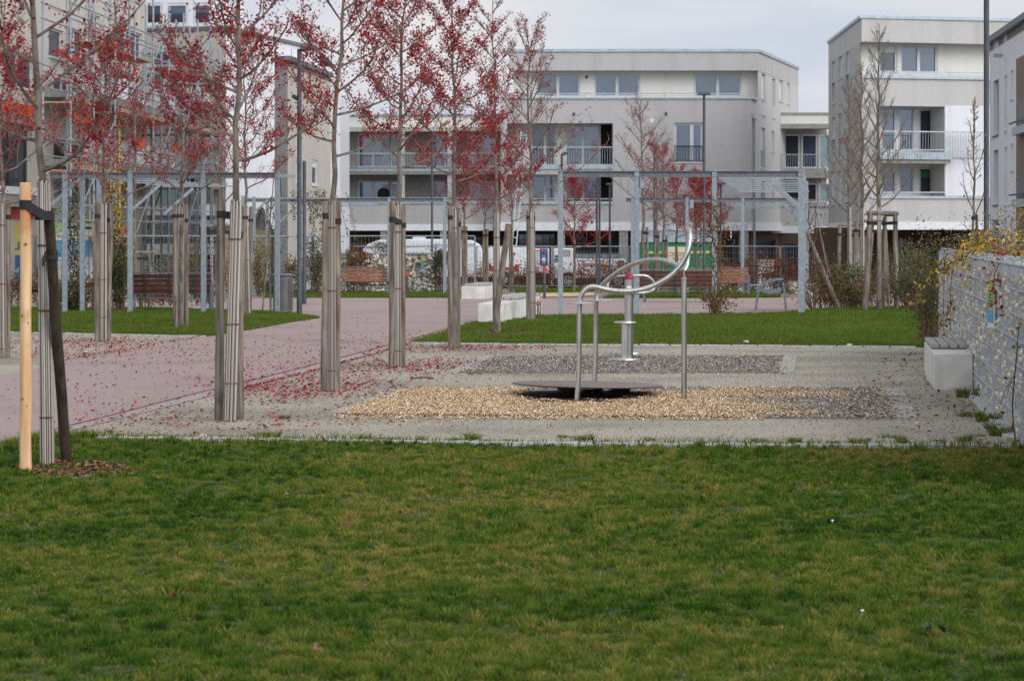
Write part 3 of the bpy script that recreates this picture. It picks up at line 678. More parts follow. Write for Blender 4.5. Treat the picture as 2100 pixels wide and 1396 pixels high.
# second row across the path
tree('red leaved tree at the image edge across the path', (8, 735), (-12, 60), .038, 0.470, 1.5, 20, 4893, 0.0342, 111, wrap=((5, 412, 12), (7, 735)))
tree('red leaved tree across the path in the gravel strip full of fallen leaves', (212, 700), (214, 70), .042, 0.450, 1.5, 22, 5872, 0.0342, 112, wrap=((212, 416, 14), (211, 700)))
tree('red leaved tree across the path in front of the dark timber bench', (371, 672), (374, 110), .042, 0.450, 1.5, 22, 5872, 0.0360, 113, wrap=((372, 420, 12.5), (370, 671)))
tree('red leaved tree across the path near the litter bin', (507, 646), (500, 60), .042, 0.440, 1.5, 22, 5872, 0.0378, 114, wrap=((503, 422, 11.5), (507, 646)))
def strapped(px0, py0, pxb, pyb, w, label, py, tx, **kw):
    B = G(pxb, pyb); return stake((px0, py0), (pxb, pyb), w, label, strap=(py, W(tx, py + kw.pop('dy', 6), B.y + .04), kw.pop('tr', .05)), **kw)
strapped(52, 376, 53, 972, 24, 'pale fresh round stake with a knot, strapped to the nearest tree', 420, 88, m='newstake', tr=.052, dy=22)
nk = [o for o in COL.objects if o.get('label', '').startswith('pale fresh')][0]
for t, sx in ((.79, .2), (.545, -.35), (.52, .5), (.26, -.3), (.235, .25)):
    q = G(53, 972); c_ = q + Vector((-.0017 + sx * .036, -.0405 * math.cos(sx), t * 2.0)); mb = MB(); mb.tube([c_ + Vector((0, -.0015, 0)), c_ + Vector((0, .003, 0))], .0105, 9); mb.build('knot', mat('knot', (122, 70, 42), (150, 92, 58), 30, .8), nk)
strapped(100, 438, 138, 951, 22, 'short dark stake leaning against the nearest tree', 520, 92, m='darkstake', tr=.056, dy=40, dt=-.75)
strapped(454, 408, 448, 862, 18, 'thick weathered stake in front of the chip bed tree', 440, 480, tr=.055, dy=2)
strapped(489, 432, 492, 860, 16, 'weathered stake half hidden behind a reed wrapped trunk beside gravel', 482, 482, tr=.055, dy=0)
strapped(669, 414, 665, 803, 15, 'cracked stake on the path side of the tree behind the bed corner', 443, 681, tr=.05, dy=0)
strapped(693, 415, 690, 803, 14, 'cracked stake on the bed side of the tree behind the bed corner', 454, 681, tr=.05, dy=0)
strapped(805, 416, 804, 755, 13, 'stake on the path side of the tree at the rear bed corner', 450, 816, tr=.05, dy=6)
strapped(827, 418, 825, 752, 12, 'stake on the bed side of the tree at the rear bed corner', 462, 816, tr=.05, dy=4)
strapped(924, 426, 924, 714, 12, 'stake on the path side of the tree at the back lawn corner', 446, 933, tr=.05, dy=4)
strapped(941, 427, 939, 713, 10, 'stake on the lawn side of the tree at the back lawn corner', 460, 933, tr=.05, dy=4)
strapped(1016, 432, 1014, 683, 8, 'straight stake beside the crooked pale stake', 470, 1019, tr=.05, dy=0)
# crooked stake
mb = MB(); B = G(1019, 686); mb.tube([B - Vector((0, 0, .05)), W(1018, 640, B.y), W(1026, 580, B.y - .05), W(1034, 520, B.y), W(1040, 488, B.y), W(1043, 459, B.y)], [.055, .055, .052, .05, .055, .05], 12)
tag(mb.build('tree_stake', M['palebark'], smooth=True, loc=B), 'crooked pale grey stake leaning away from its tree', 'stake', 'tree stakes along the path')
strapped(1084, 432, 1084, 660, 9, 'stake of the almost bare tree next to the concrete block', 446, 1090, tr=.05, dy=0)
strapped(1094, 434, 1095, 658, 7, 'thinner rear stake of the almost bare tree next to the concrete block', 448, 1090, tr=.05, dy=0)
strapped(16, 412, 15, 734, 12, 'stake of the tree at the image edge across the path', 445, 5, tr=.045, dy=0)
strapped(199, 415, 200, 700, 11, 'path side stake of the tree in the leaf covered gravel strip', 443, 212, tr=.05, dy=2)
strapped(226, 418, 221, 699, 12, 'other stake of the tree in the leaf covered gravel strip', 452, 212, tr=.05, dy=0)
strapped(358, 418, 360, 674, 10, 'lighter stake of the tree in front of the dark timber bench', 443, 371, tr=.05, dy=0)
strapped(382, 420, 382, 671, 9, 'darker stake of the tree in front of the dark timber bench', 452, 371, tr=.05, dy=2)
strapped(500, 423, 497, 649, 9, 'front stake of the tree near the litter bin', 446, 504, tr=.05, dy=0)
strapped(515, 424, 513, 645, 8, 'rear stake of the tree near the litter bin', 452, 504, tr=.05, dy=0)
# trees further back, between the cross path and the fence
FARG = 'red leaved trees in front of the apartment block'
def fartree(label, px, D, stk, ytop, r0, first, L, nl, nleaf, lsz, seed, sw, zb=None, **kw):
    tree(label, (px, 0), (px + kw.pop('lean', 0), ytop), r0, first, L * 1.05, nl + 5, int(nleaf * 2.2), lsz * .9, seed, spread=.075, group=FARG, D=D, sides=6, subs=5, twigs=3, tw=.005, zb=zb, **kw)
    for i, (sx, sy) in enumerate(stk):
        stake((sx, sy), (sx, 0), sw, ('front' if i == 0 else 'second') + ' stake of the ' + label, strap=(sy + 12, W(px, sy + 12, D), .04), group='stakes of the far trees', D=D)
_st = stake
def stake(top, bot, wpx, label, m='stake', strap=None, group='tree stakes along the path', D=None, dt=0):
    if D is not None:
        B = GX(bot[0], D); bot = (bot[0], 480 + (H - B.z) * F / D)
    return _st(top, bot, wpx, label, m, strap, group, D, dt)
fartree('small red tree behind the low concrete cube', 952, 86, ((949, 463), (956, 464)), 320, .05, .52, 1.1, 12, 900, .05, 121, 5)
fartree('small red tree beside the white caravan end', 995, 92, ((992, 471), (999, 470)), 322, .05, .52, 1.1, 12, 1000, .05, 122, 5)
fartree('dense red tree behind the crooked stake near the ladder', 1050, 96, ((1046, 476),), 318, .05, .5, 1.2, 12, 1200, .055, 123, 5)
fartree('low red tree standing before the brick fronted ground floor', 1178, 88, ((1178, 491),), 352, .04, .36, 1.25, 13, 1500, .055, 124, 5)
fartree('tall sparse tree rising in front of the french window', 1322, 82, ((1319, 465), (1327, 466)), 205, .06, .42, 1.7, 15, 300, .05, 125, 6, lean=-8)
fartree('red tree in front of the grey container roof', 1347, 88, ((1344, 473), (1350, 474)), 270, .055, .45, 1.3, 13, 480, .05, 126, 5)
fartree('red tree with double stake before the green container', 1362, 94, ((1360, 482), (1367, 482)), 300, .05, .45, 1.3, 13, 800, .052, 127, 5, lean=-3)
fartree('red tree before the cream panel of the container', 1388, 100, ((1387, 486),), 345, .05, .42, 1.2, 12, 1000, .055, 128, 5)
fartree('dense red tree near the end of the container', 1427, 106, ((1425, 491),), 352, .05, .42, 1.25, 13, 1500, .06, 129, 5)
fartree('dense red tree touching the tall lamp post', 1437, 112, ((1437, 492),), 358, .05, .42, 1.3, 13, 1500, .06, 130, 5)
fartree('red tree at the container end beyond the overgrown post', 1458, 117, ((1456, 494),), 362, .05, .42, 1.5, 13, 1700, .06, 131, 5)
# bare trees with three legged stake frames by the shrub bed
BG = 'bare trees with stake frames'
BT = ((1803, 60, 62, 210, 'tallest bare tree with stake frame, nearest the stone wall lawn'), (1768, 67, 130, 211, 'middle bare tree with stake frame in the shrub bed'), (1742, 74, 165, 212, 'bare tree with stake frame nearest the pergola'))
for px, D, yt, sd, lab in BT:
    tree(lab, (px, 0), (px - 2, yt),   .062, .36, 1.25, 30, 30, .06, sd, group=BG, D=D, m='orangeleaf', bark='palebark', clump=2, ang=(62, 26), subs=6, twigs=4, tw=.0042, sides=8, zb=lambda z: 1 if z < 4 else .1, wrap=((px, 425, 9),))
FR = (((1785, 434), (1774, 632), (1836, 440), (1838, 622), 60, (1777, 1840, 437), 12), ((1757, 455), (1748, 606), (1815, 462), (1823, 600), 67, (1750, 1812, 453), 9), ((1723, 460), (1718, 600), (1778, 466), (1786, 598), 74, (1718, 1768, 461), 8))
for i, (t1, b1, t2, b2, D, (xa, xb, yb), w) in enumerate(FR):
    nm = ('tallest', 'middle', 'pergola side')[i]
    c = W(BT[i][0], yb + 22, D + .15)
    stake(t1, b1, w, 'front leg of the stake frame of the %s bare tree' % nm, strap=(yb + 20, c, .05), group='stakes of the bare trees', D=D)
    stake(t2, b2, w * .85, 'far leg of the stake frame of the %s bare tree' % nm, strap=(yb + 20, c, .05), group='stakes of the bare trees', D=D)
    stake(((t1[0] + t2[0]) / 2 + 4, yb + 8), (BT[i][0] + 8, b1[1]), w * .75, 'back leg of the stake frame of the %s bare tree' % nm, group='stakes of the bare trees', D=D + .7)
    mb = MB(); mb.tube([W(xa, yb, D), W(xb, yb + 1, D)], w * D / F * .42, 10); mb.tube([W(xb, yb + 2, D), W((t1[0] + t2[0]) / 2 + 4, yb + 3, D + .7)], w * D / F * .36, 8)
    tag(mb.build('stake_crossbar', M['stake'], smooth=True), 'round crossbar lying on the stake frame of the %s bare tree' % nm, 'crossbar', 'crossbars of the stake frames')
tree('slender young tree with few leaves behind the stone wall', (1996, 0), (1998, 205), .035, .45, .75, 14, 16, .05, 220, group=BG, D=48, m='orangeleaf', bark='palebark', clump=1, ang=(34, 10), subs=4, twigs=2)
stake((2003, 440), (2002, 0), 5, 'thin stake tied to the slender young tree behind the wall', D=48, m='darkstake', group='stakes of the bare trees', strap=(447, W(1996, 447, 48), .035))
# bare saplings behind the bench and pergola on the other side, in stake frames
for i, (px, D, yt, sd, lab) in enumerate(((275, 74, 150, 231, 'bare sapling with stake frame behind the dark timber bench'), (450, 70, 130, 232, 'bare sapling in a stake frame by the beige house'), (160, 78, 170, 233, 'bare sapling with stake frame in front of the green banner'))):
    tree(lab, (px, 0), (px + 3, yt), .05, .4, 1.3, 14, 14, .06, sd, group=BG, D=D, m='orangeleaf', bark='palebark', clump=2, subs=5, twigs=2, tw=.006, ang=(62, 30))
    s = F / D; yy = (517, 463, 454)[i]
    nm = ('behind the dark bench', 'by the beige house', 'before the green banner')[i]
    for k, dx in enumerate((-.38, .42, .1)):
        stake((px + dx * s, yy + 3), (px + dx * s * 1.25, 0), 6, ('first', 'second', 'third')[k] + ' leg of the sapling frame ' + nm, group='stakes of the bare trees', D=D + (.5 if k == 2 else 0))
    mb = MB(); mb.tube([W(px - .5 * s, yy, D), W(px + .55 * s, yy + 1, D)], .045, 8)
    tag(mb.build('stake_crossbar', M['stake'], smooth=True), 'round crossbar on the sapling frame ' + nm, 'crossbar', 'crossbars of the stake frames')
    mb = MB(); mb.beam(W(px - .42 * s, yy + 12, D), W(px + .42 * s, yy + 14, D), .01, .08); tag(mb.build('tie_strap', M['strap']), 'black strap across the sapling frame ' + nm, 'strap', 'straps of the sapling frames')
# ================================================================ exercise devices
def spline(P, n=6):
    P = [Vector(p) for p in P]; out = []
    for i in range(len(P) - 1):
        a, b, c, d = P[max(i - 1, 0)], P[i], P[i + 1], P[min(i + 2, len(P) - 1)]
        for k in range(n):
            t = k / n
            out.append(.5 * ((2 * b) + (c - a) * t + (2 * a - 5 * b + 4 * c - d) * t * t + (3 * b - a - 3 * c + d) * t ** 3))
    return out + [P[-1]]
ST = M['steel']
root = thing('balance_trainer', 'stainless steel balance trainer with brown round spring platform and looping handrails over wood chips', 'exercise device', G(1204, 812))
ra = 5.3 * 26.3 / F
A = [(1183, 826, 26.3), (1187, 760, 26.3), (1188, 660, 26.3), (1189, 622, 26.3), (1194, 602, 26.3), (1206, 590, 26.3), (1220, 588, 26.3), (1242, 593, 26.3), (1266, 596.5, 26.3), (1295, 596.5, 26.3), (1325, 591, 26.3), (1352, 580, 26.3), (1378, 563, 26.3), (1398, 541, 26.3), (1410, 517, 26.3), (1414.5, 492, 26.32), (1414.5, 476, 26.36), (1413, 471, 26.42), (1411, 476, 26.5), (1411, 500, 26.55), (1410, 535, 26.55), (1406, 550, 26.52), (1402, 556, 26.5)]
mb = MB(); mb.tube(spline([W(*p) for p in A], 8), ra, 14); mb.build('handrail', ST, root, smooth=True)
B = [(1217, 806, 27.8), (1221, 740, 27.8), (1222, 660, 27.8), (1223, 608, 27.78), (1231, 590, 27.7), (1250, 571, 27.5), (1278, 551.5, 27.3), (1310, 537.5, 27), (1340, 532.5, 26.8), (1364, 534.5, 26.7), (1385, 542, 26.62), (1397, 549, 26.56), (1403, 554, 26.5)]
mb = MB(); mb.tube(spline([W(*p) for p in B], 8), ra, 14); mb.build('handrail', ST, root, smooth=True)
mb = MB(); mb.tube([W(1403, 823, 26.5), W(1403, 569, 26.5), W(1403, 568, 26.5)], [5.5 * 26.5 / F, 5.5 * 26.5 / F, 4.6 * 26.5 / F], 16); mb.tube([W(1403, 569, 26.5), W(1402.5, 554, 26.5)], .008, 8); mb.build('post', ST, root, smooth=True)
for px, py, D, r_ in ((1191, 622, 26.3, .148), (1228, 616, 27.8, .152)):
    mb = MB(); c = W(px, py, D); mb.rev(c, [(r_ - .004, -.005), (r_, 0), (r_ - .004, .006)], 32, tilt=(.012, 0)); mb.build('support_plate', ST, root, smooth=True)
c = W(1204, 786, 27.3)
mb = MB(); mb.rev(c, [(.72, -.024), (.757, -.02), (.766, -.011), (.762, -.003), (.755, 0)], 72, tilt=(-.018, -.016)); pl = mb.build('platform', M['disc'], root, smooth=True)
for k, (px, D) in enumerate(((1167, 27.0), (1270, 27.1), (1215, 27.75))):
    q = GX(px, D); mb = MB(); mb.tube([q + Vector((.1 * math.cos(a), .1 * math.sin(a), .015 + .085 * a / (5 * PI))) for a in [PI * i / 8 for i in range(41)]], .013, 8)
    mb.rev(q + Vector((0, 0, .085)), [(.12, 0), (.12, .018)], 20); mb.rev(q, [(.13, 0), (.13, .012)], 20); mb.build('spring', M['spring'], root, smooth=True)

root = thing('twister_column', 'stainless steel exercise column with red cap and round step plates', 'exercise device', G(1284, 740))
D = 34.9; k = D / F; bz = G(1284, 740)
mb = MB(); mb.tube([W(1290, 740, D), W(1290, 573, D)], 9.2 * k, 20); mb.build('post', ST, root, smooth=True)
mb = MB(); mb.box(W(1281, 600, D - .1).x, D - .1, .03, .52, 13 * k, .05, 0); mb.build('flat_post', ST, root, bevel=.006)
mb = MB(); mb.rev(W(1290, 573, D), [(9.6 * k, 0), (9.6 * k, 5 * k), (8 * k, 9.5 * k), (5 * k, 12 * k), (1.5 * k, 13 * k)], 20); mb.build('cap', M['redcap'], root, smooth=True)
for px, py, rr_, dy in ((1281, 736, 33, -.12), (1293, 723.5, 26, .35), (1282, 660.5, 23, -.1)):
    mb = MB(); mb.rev(W(px, py, D + dy), [(rr_ * k - .006, -.012), (rr_ * k, -.006), (rr_ * k - .004, .008)], 32); mb.build('step_plate', ST, root, smooth=True)
mb = MB(); L = [(1290, 566, 0), (1320, 565, .03), (1334, 571, .06), (1341, 581, .08), (1342, 590, .08), (1335, 597, .04), (1322, 600, -.02), (1290, 601, -.1), (1256, 600, -.1), (1247, 592, -.02), (1247, 580, .04), (1256, 569, .06), (1272, 566, .03), (1290, 566, 0)]
mb.tube(spline([W(x, y, D + d) for x, y, d in L], 6), 2.9 * k, 10); mb.build('handle', ST, root, smooth=True)
mb = MB(); mb.box(W(1290, 588, D).x, D - 9.2 * k - .003, W(0, 592, D).z, W(0, 586, D).z, .06, .004, 0); mb.build('sticker', M['white'], root)

# ================================================================ seat blocks
def grid(o, a, b):  # local street grid (across, deep) -> world x, y
    return o.x + a * CU + b * SU, o.y - a * SU + b * CU
def seatblock(px, py, wd, dp, h, label, slat0=1.2, slats=4, lengthwise=True, th=TH):
    o = G(px, py); root = thing('seat_block', label, 'seat block', o, 'concrete seat blocks'); z = o.z
    c, n = math.cos(th), math.sin(th)
    gr = lambda a, b: (o.x + a * c + b * n, o.y - a * n + b * c)
    mb = MB(); parts = [(0, min(dp, 1.25)), (min(dp, 1.25) + .008, dp)] if dp > 1.5 else [(0, dp)]
    for a, b in parts: mb.box(*gr(wd / 2, (a + b) / 2), z - .05, z + h, wd, b - a, th)
    mb.build('block', M['concrete'], root, bevel=.008)
    sw = wd / slats
    for i in range(slats):
        s = MB(); s.box(*gr(sw * (i + .5), (slat0 + dp) / 2), z + h + .012, z + h + .055, sw * .88, dp - slat0, th); s.build('slat', M['greywood'], root, bevel=.004)
    return root
seatblock(1916, 800, .405, 3.2, .385, 'pale concrete seat block with four grey slats at the foot of the stone wall', 1.15)
seatblock(980, 664, .46, 6.6, .375, 'long concrete seat block with grey slat top where path and lawn meet', 2.6, 3)
seatblock(946, 613, .66, 3.5, .36, 'concrete seat block at the far side of the path crossing', .5, 3)
seatblock(851, 593, .48, 1.6, .37, 'small pale concrete cube in front of the far stone wall', .3, 3, th=-.42)

# ================================================================ benches, bin, lounger, bollard, racks
def bench(px, py, D, ln, label, wood, th=TH, back_to=True):
    """slatted bench; back_to: seen from behind"""
    o = GX(px, D); root = thing('park_bench', label, 'bench', o, 'slatted park benches'); z = o.z
    c, n = math.cos(th), math.sin(th); gr = lambda a, b, h: Vector((o.x + a * c + b * n, o.y - a * n + b * c, z + h))
    s = 1 if back_to else -1
    for i in range(4):
        b = MB(); h0 = .42 + .105 * i; dd = -.24 - .025 * i
        b.hexa([gr(a, s * (dd + e), h0 + f) for f in (0, .088) for a, e in (((-ln / 2, 0), (ln / 2, 0), (ln / 2, .03), (-ln / 2, .03)) if s > 0 else ((-ln / 2, .03), (ln / 2, .03), (ln / 2, 0), (-ln / 2, 0)))])
        b.build('back_slat', M[wood], root, bevel=.004)
    for i in range(4):
        b = MB(); m0 = gr(0, s * (-.16 + .105 * i), 0); b.box(m0.x, m0.y, z + .40, z + .435, ln, .09, th); b.build('seat_slat', M[wood], root, bevel=.004)
    f = MB(); f.beam(gr(-ln / 2, s * -.33, .86), gr(ln / 2, s * -.33, .86), .05, .03); f.beam(gr(-ln / 2, s * -.2, .395), gr(ln / 2, s * -.2, .395), .04, .03); f.beam(gr(-ln / 2, s * -.2, .30), gr(ln / 2, s * -.2, .30), .03, .03)
    f.build('frame', M['galvdark'], root)
    for a in (-ln * .3, 0, ln * .3):
        q = MB(); q.beam(gr(a, s * -.34, .86), gr(a, s * -.235, .3), .03, .03); q.build('back_support', M['anth'], root)
    for a in (-ln / 2 + .15, ln / 2 - .15):
        q = MB(); q.tube([gr(a, s * -.2, .33), gr(a, s * -.26, .2), gr(a, s * -.27, 0)], .024, 8); q.tube([gr(a, s * .2, .4), gr(a, s * .24, 0)], .024, 8); q.beam(gr(a, s * -.22, .37), gr(a, s * .22, .38), .04, .05); q.build('leg', M['galvdark'], root)
    q = MB(); a = ln / 2 + .02; q.beam(gr(a, s * -.3, .0), gr(a, s * -.3, .64), .07, .06); q.beam(gr(a, s * -.3, .64), gr(a, s * .2, .64), .06, .03); q.beam(gr(a, s * .2, .0), gr(a, s * .2, .62), .06, .04); q.build('armrest', M['galvdark'], root)
    return root
bench(354, 0, 60, 1.9, 'dark red brown slatted bench seen from behind, under the pergola', 'wood')
bench(1386, 0, 71, 1.95, 'dark red brown slatted bench seen from behind, beside the overgrown post', 'wood')
bench(752, 0, 84, 1.6, 'faded slatted bench in front of the far stone wall', 'woodpale', back_to=False)
bench(1458, 0, 80, 2.2, 'faded slatted bench behind the dark bench, by the bicycle racks', 'woodpale', back_to=False)

o = G(580, 640); k = o.y / F
root = thing('litter_bin', 'grey round litter bin with louvred side next to the lamp post', 'litter bin', o)
mb = MB(); mb.tube([o + Vector((0, 0, .03)), o + Vector((0, 0, .80))], .215, 26); mb.build('body', M['binmetal'], root, smooth=True)
for i in range(14):
    s = MB(); z = .1 + i * .047; a0 = -.9
    pts = [o + Vector((.224 * math.cos(a0 + .16 * j), .224 * math.sin(a0 + .16 * j), z)) for j in range(10)]; s.tube(pts, .011, 5); s.build('louvre', M['binmetal'], root)
mb = MB(); mb.rev(o + Vector((0, 0, .8)), [(.24, 0), (.25, .012), (.24, .03), (.18, .045)], 28); mb.build('lid', M['galvdark'], root, smooth=True)
mb = MB(); mb.beam(o + Vector((-.27, 0, 0)), o + Vector((-.27, 0, .86)), .04, .03); mb.beam(o + Vector((-.28, 0, .84)), o + Vector((.1, 0, .84)), .04, .02); mb.build('stand', M['galvdark'], root)

# steel lounger bench, seen from its end
o = G(1578, 638); D = o.y
root = thing('lounge_bench', 'grey steel lounge bench with curved end frame and slatted seat by the pergola', 'bench', o)
for dy in (0, 1.5):
    q = MB(); P = [(1549, 640), (1553, 612), (1556, 597), (1562, 586), (1574, 577), (1592, 573), (1606, 572)]
    pts = spline([W(x, y, D + dy) for x, y in P], 5)
    for a, b in zip(pts, pts[1:]): q.beam(a, b, .05, .06)
    P = [(1612, 640), (1609, 600), (1606, 578)]; pts = [W(x, y, D + dy) for x, y in P]
    for a, b in zip(pts, pts[1:]): q.beam(a, b, .05, .07)
    q.add([W(x, y, D + dy + e) for e in (0, .05) for x, y in ((1554, 596), (1578, 603), (1598, 601), (1610, 592), (1609, 588), (1592, 592), (1575, 594), (1557, 590))],
          [tuple(range(8)), tuple(range(15, 7, -1))] + [(i, 8 + i, 8 + (i + 1) % 8, (i + 1) % 8) for i in range(8)])
    q.build('end_frame', M['galvdark'], root)
for i, (x, y) in enumerate(((1551, 591), (1563, 591.5), (1571, 593), (1580, 594), (1589, 593), (1598, 590))):
    q = MB(); q.beam(W(x, y, D + .02), W(x, y, D + 1.5), .085, .022); q.build('seat_slat', M['galv'], root)

o = G(1116.5, 612); root = thing('bollard', 'grey bollard with a red band on the pink path', 'bollard', o)
mb = MB(); h = 67 * o.y / F; mb.tube([o, o + Vector((0, 0, h - .01)), o + Vector((0, 0, h))], [.04, .04, .033], 14); mb.build('post', M['anth'], root, smooth=True)
mb = MB(); mb.tube([o + Vector((0, 0, h - .17)), o + Vector((0, 0, h - .05))], .042, 14); mb.build('band', mat('red_band', (214, 30, 30), (224, 40, 38), 4, .4), root, smooth=True)
o = GX(834, 80); mb = MB(); mb.tube([o, o + Vector((0, 0, .62))], .05, 12); mb.tube([o + Vector((0, 0, .62)), o + Vector((0, 0, .72))], .052, 12, mi=1)
tag(mb.build('bollard', [M['anth'], MATS['red_band']], smooth=True), 'small bollard with red top beside the faded bench and concrete cube', 'bollard')
# bicycle racks
r0 = None
for i, px in enumerate((1497, 1516, 1537)):
    q = GX(px, 82)
    if r0 is None:
        mb = MB(); mb.tube([q + Vector((.3 * math.cos(a), .02, .32 + .3 * math.sin(a))) for a in [PI * (1.05 + 1.0 * i / 14) for i in range(15)]] , .016, 7); mb.beam(q + Vector((-.35, .02, .33)), q + Vector((.35, .02, .33)), .03, .03); mb.tube([q, q + Vector((0, .03, .55))], .02, 6)
        r0 = mb.build('bicycle_rack', M['rail'], smooth=True, loc=q); o = r0
    else: o = r0.copy(); COL.objects.link(o); o.location = q
    tag(o, 'low curved steel bicycle rack beside the faded bench', 'bicycle rack', 'bicycle racks')
q = GX(1660, 68); mb = MB(); mb.tube(spline([q + Vector(p) for p in ((-.35, 0, .42), (0, 0, .42), (.1, 0, .34), (.12, 0, 0))], 4), .025, 8)
tag(mb.build('leaning_rail', M['galvdark'], smooth=True), 'low bent tube rail behind the wide pergola post', 'rail')

# ================================================================ lamps
def lamp(label, px, D, ytop, w, head=None, armed=0, spot=None, base=True):
    o = GX(px, D); root = thing('street_lamp', label, 'street lamp', o, 'anthracite lamp posts'); T = W(px, ytop, D)
    mb = MB(); zt = T.z - o.z; mb.tube([o, o + Vector((0, 0, .95)), o + Vector((0, 0, .97)), Vector((T.x, T.y, T.z))], [w * .62, w * .62, w / 2, w / 2], 12); mb.build('pole', M['anth'], root, smooth=True)
    if head:
        l, h = head; q = MB(); cx = T.x + armed
        q.hexa([(cx + a * l / 2 * s, D + b * .13 * s, T.z + z) for z, s in ((-.02, 1), (h, .85)) for a, b in ((-1, -1), (1, -1), (1, 1), (-1, 1))]); q.build('lamp_head', M['anth'], root, bevel=.01)
        if armed: q = MB(); q.beam((T.x, D, T.z - .03), (cx, D, T.z - .03), .05, .05); q.build('arm', M['anth'], root)
    if spot:
        q = MB(); s = W(spot[0], spot[1], D); q.tube([s + Vector((-.04, -.1, .03)), s + Vector((.05, .06, -.02))], .045, 12); q.beam(s, (T.x, D, s.z - .06), .02, .02); q.build('spotlight', M['anth'], root)
    return root
lamp('tall lamp post standing next to the litter bin', 614, 56.8, 101, .095, (.24, .06), .14, (606, 201))
lamp('lower lamp post right behind the one by the litter bin', 624, 68, 330, .09)
lamp('tall lamp post without visible head rising behind the stone wall', 2023, 48, -120, .1, (.6, .1))
lamp('lamp post with wide flat head in front of the french window', 1444, 72, 194, .07, (.36, .06))
lamp('far lamp with side head between the loggia and the french window', 1342, 108, 297, .08, (.28, .09), -.16)
lamp('thin lamp post before the apartment wing with the open galleries', 886, 104, 292, .085, (.3, .08), .15)
lamp('far lamp with bent head next to the near pergola corner post', 1152, 114, 316, .1, (.28, .09), .16)
lamp('first of a close pair of short lamps in front of the lower loggia', 1224, 88, 358, .07, (.3, .03), -.06)
lamp('second of a close pair of short lamps in front of the lower loggia', 1229.5, 91, 357, .07, (.3, .03), .04)
lamp('short lamp beside the dark loggia opening', 1250.5, 96, 378, .07, (.26, .04))
lamp('short lamp between the far pergola lattice and overgrown post', 1478, 98, 377, .07, (.3, .05), .04)

# ================================================================ pergolas
PT = 3.05
def pergola(name, label, D, posts, beam, run, lattice, pw=.1, braces=True, boxes=(), cap=True):
    """posts: pixels in the front row; run: (px, D) posts of the arm that goes back; lattice: (px0, px1, rows)"""
    root = thing('pergola', label, 'pergola', GX(posts[0], D), 'galvanised pergolas'); zt = PT + gz(D)
    for px in posts:
        o = GX(px, D); w = pw * (1.35 if px == posts[-1] and cap else 1); q = MB(); q.box(o.x, o.y, o.z - .03, zt, w, pw); q.build('post', M['galv'], root, bevel=.004)
        q = MB(); q.beam((o.x + .02, D - .02, zt - .1), (o.x + .22, D + 1.6, zt - .08), .05, .07); q.beam((o.x + .06, D, zt - .12), (o.x + .05, D + .5, zt - .55), .03, .03); q.build('bracket', M['galv'], root)
    a, b = GX(beam[0], D), GX(beam[1], D); q = MB()
    q.beam((a.x, D, zt - .035), (b.x, D, zt - .035), .12, .012); q.beam((a.x, D, zt - .09), (b.x, D, zt - .09), .012, .1); q.beam((a.x, D, zt - .15), (b.x, D, zt - .15), .12, .012); q.build('beam', M['galvdark'], root)
    for px, d in run:
        o = GX(px, d); q = MB(); zz = PT + gz(d) if d > 50 else PT; q.box(o.x, o.y, o.z - .03, zz, pw, pw * .8); q.build('post', M['galv'], root, bevel=.004)
    for k, (x0, x1, d, sgn) in enumerate(lattice):
        z = PT + gz(d) - .06; A, B = GX(x0, d), GX(x1, d); q = MB(); q.beam((A.x, d, z), (B.x, d, z), .04, .034)
        n = max(2, int((B.x - A.x) / .3))
        for i in range(n + 1):
            x = A.x + (B.x - A.x) * i / n; q.tube([(x, d - .025, z), (x, d + .01, z)], .022, 6)
        q.build('lattice_bar', M['galv'], root)
        if braces and sgn and k % 2 == 0:
            e = B if sgn > 0 else A; s = -sgn; q = MB(); L = .5
            q.beam((e.x + s * .75, d, z - .05), (e.x + s * .04, d, z - .68), .045, .07); q.build('brace', M['galv'], root)
    for px, y0, y1 in boxes:
        q = MB(); A, B = W(px - 4, y1, D), W(px + 4, y0, D); q.box((A.x + B.x) / 2, D - .02, A.z, B.z, B.x - A.x, .1, 0); q.build('junction_box', M['galv'], root, bevel=.01)
    return root
def rr(x0, x1, d0, d1, n, sgn, drift=SL):
    out = []
    for i in range(n):
        d = d0 + (d1 - d0) * i / (n - 1); X0 = (x0 - 1050) * d0 / F + SL * (d - d0); X1 = (x1 - 1050) * d0 / F + SL * (d - d0)
        out.append((X0 * F / d + 1050, X1 * F / d + 1050, d, sgn))
    return out
def runp(px, d0, ds): return [(((px - 1050) * d0 / F + SL * (d - d0)) * F / d + 1050, d) for d in ds]
pergola('pergola', 'near galvanised pergola with lattice roof behind the exercise area', 56.5, [1149.5, 1306, 1465, 1643.5], (1150, 1645), runp(1644, 56.5, (61, 65.5)), rr(1466, 1644, 58.5, 74, 8, 1), boxes=((1316, 368, 387),))
pergola('pergola', 'farther galvanised pergola standing behind the dark benches', 84, [1297, 1409, 1523, 1652], (1284, 1650), runp(1652, 84, (89,)), rr(1484, 1650, 85, 96, 5, 1), boxes=((1418, 410, 427),))
pergola('pergola', 'galvanised pergola with braced side over the dark timber bench', 57.5, [267, 417.5, 568.5], (96, 570), [(96, 56), (133, 57.2), (169, 58.4), (203, 59.6), (235, 60.8)], rr(98, 268, 58, 68, 7, -1), cap=False)
pergola('pergola', 'far galvanised pergola in front of the beige house', 84, [686, 798, 912], (500, 914), [(498, 82), (521, 83.5), (548, 85)], rr(500, 690, 83, 93, 5, -1), cap=False)

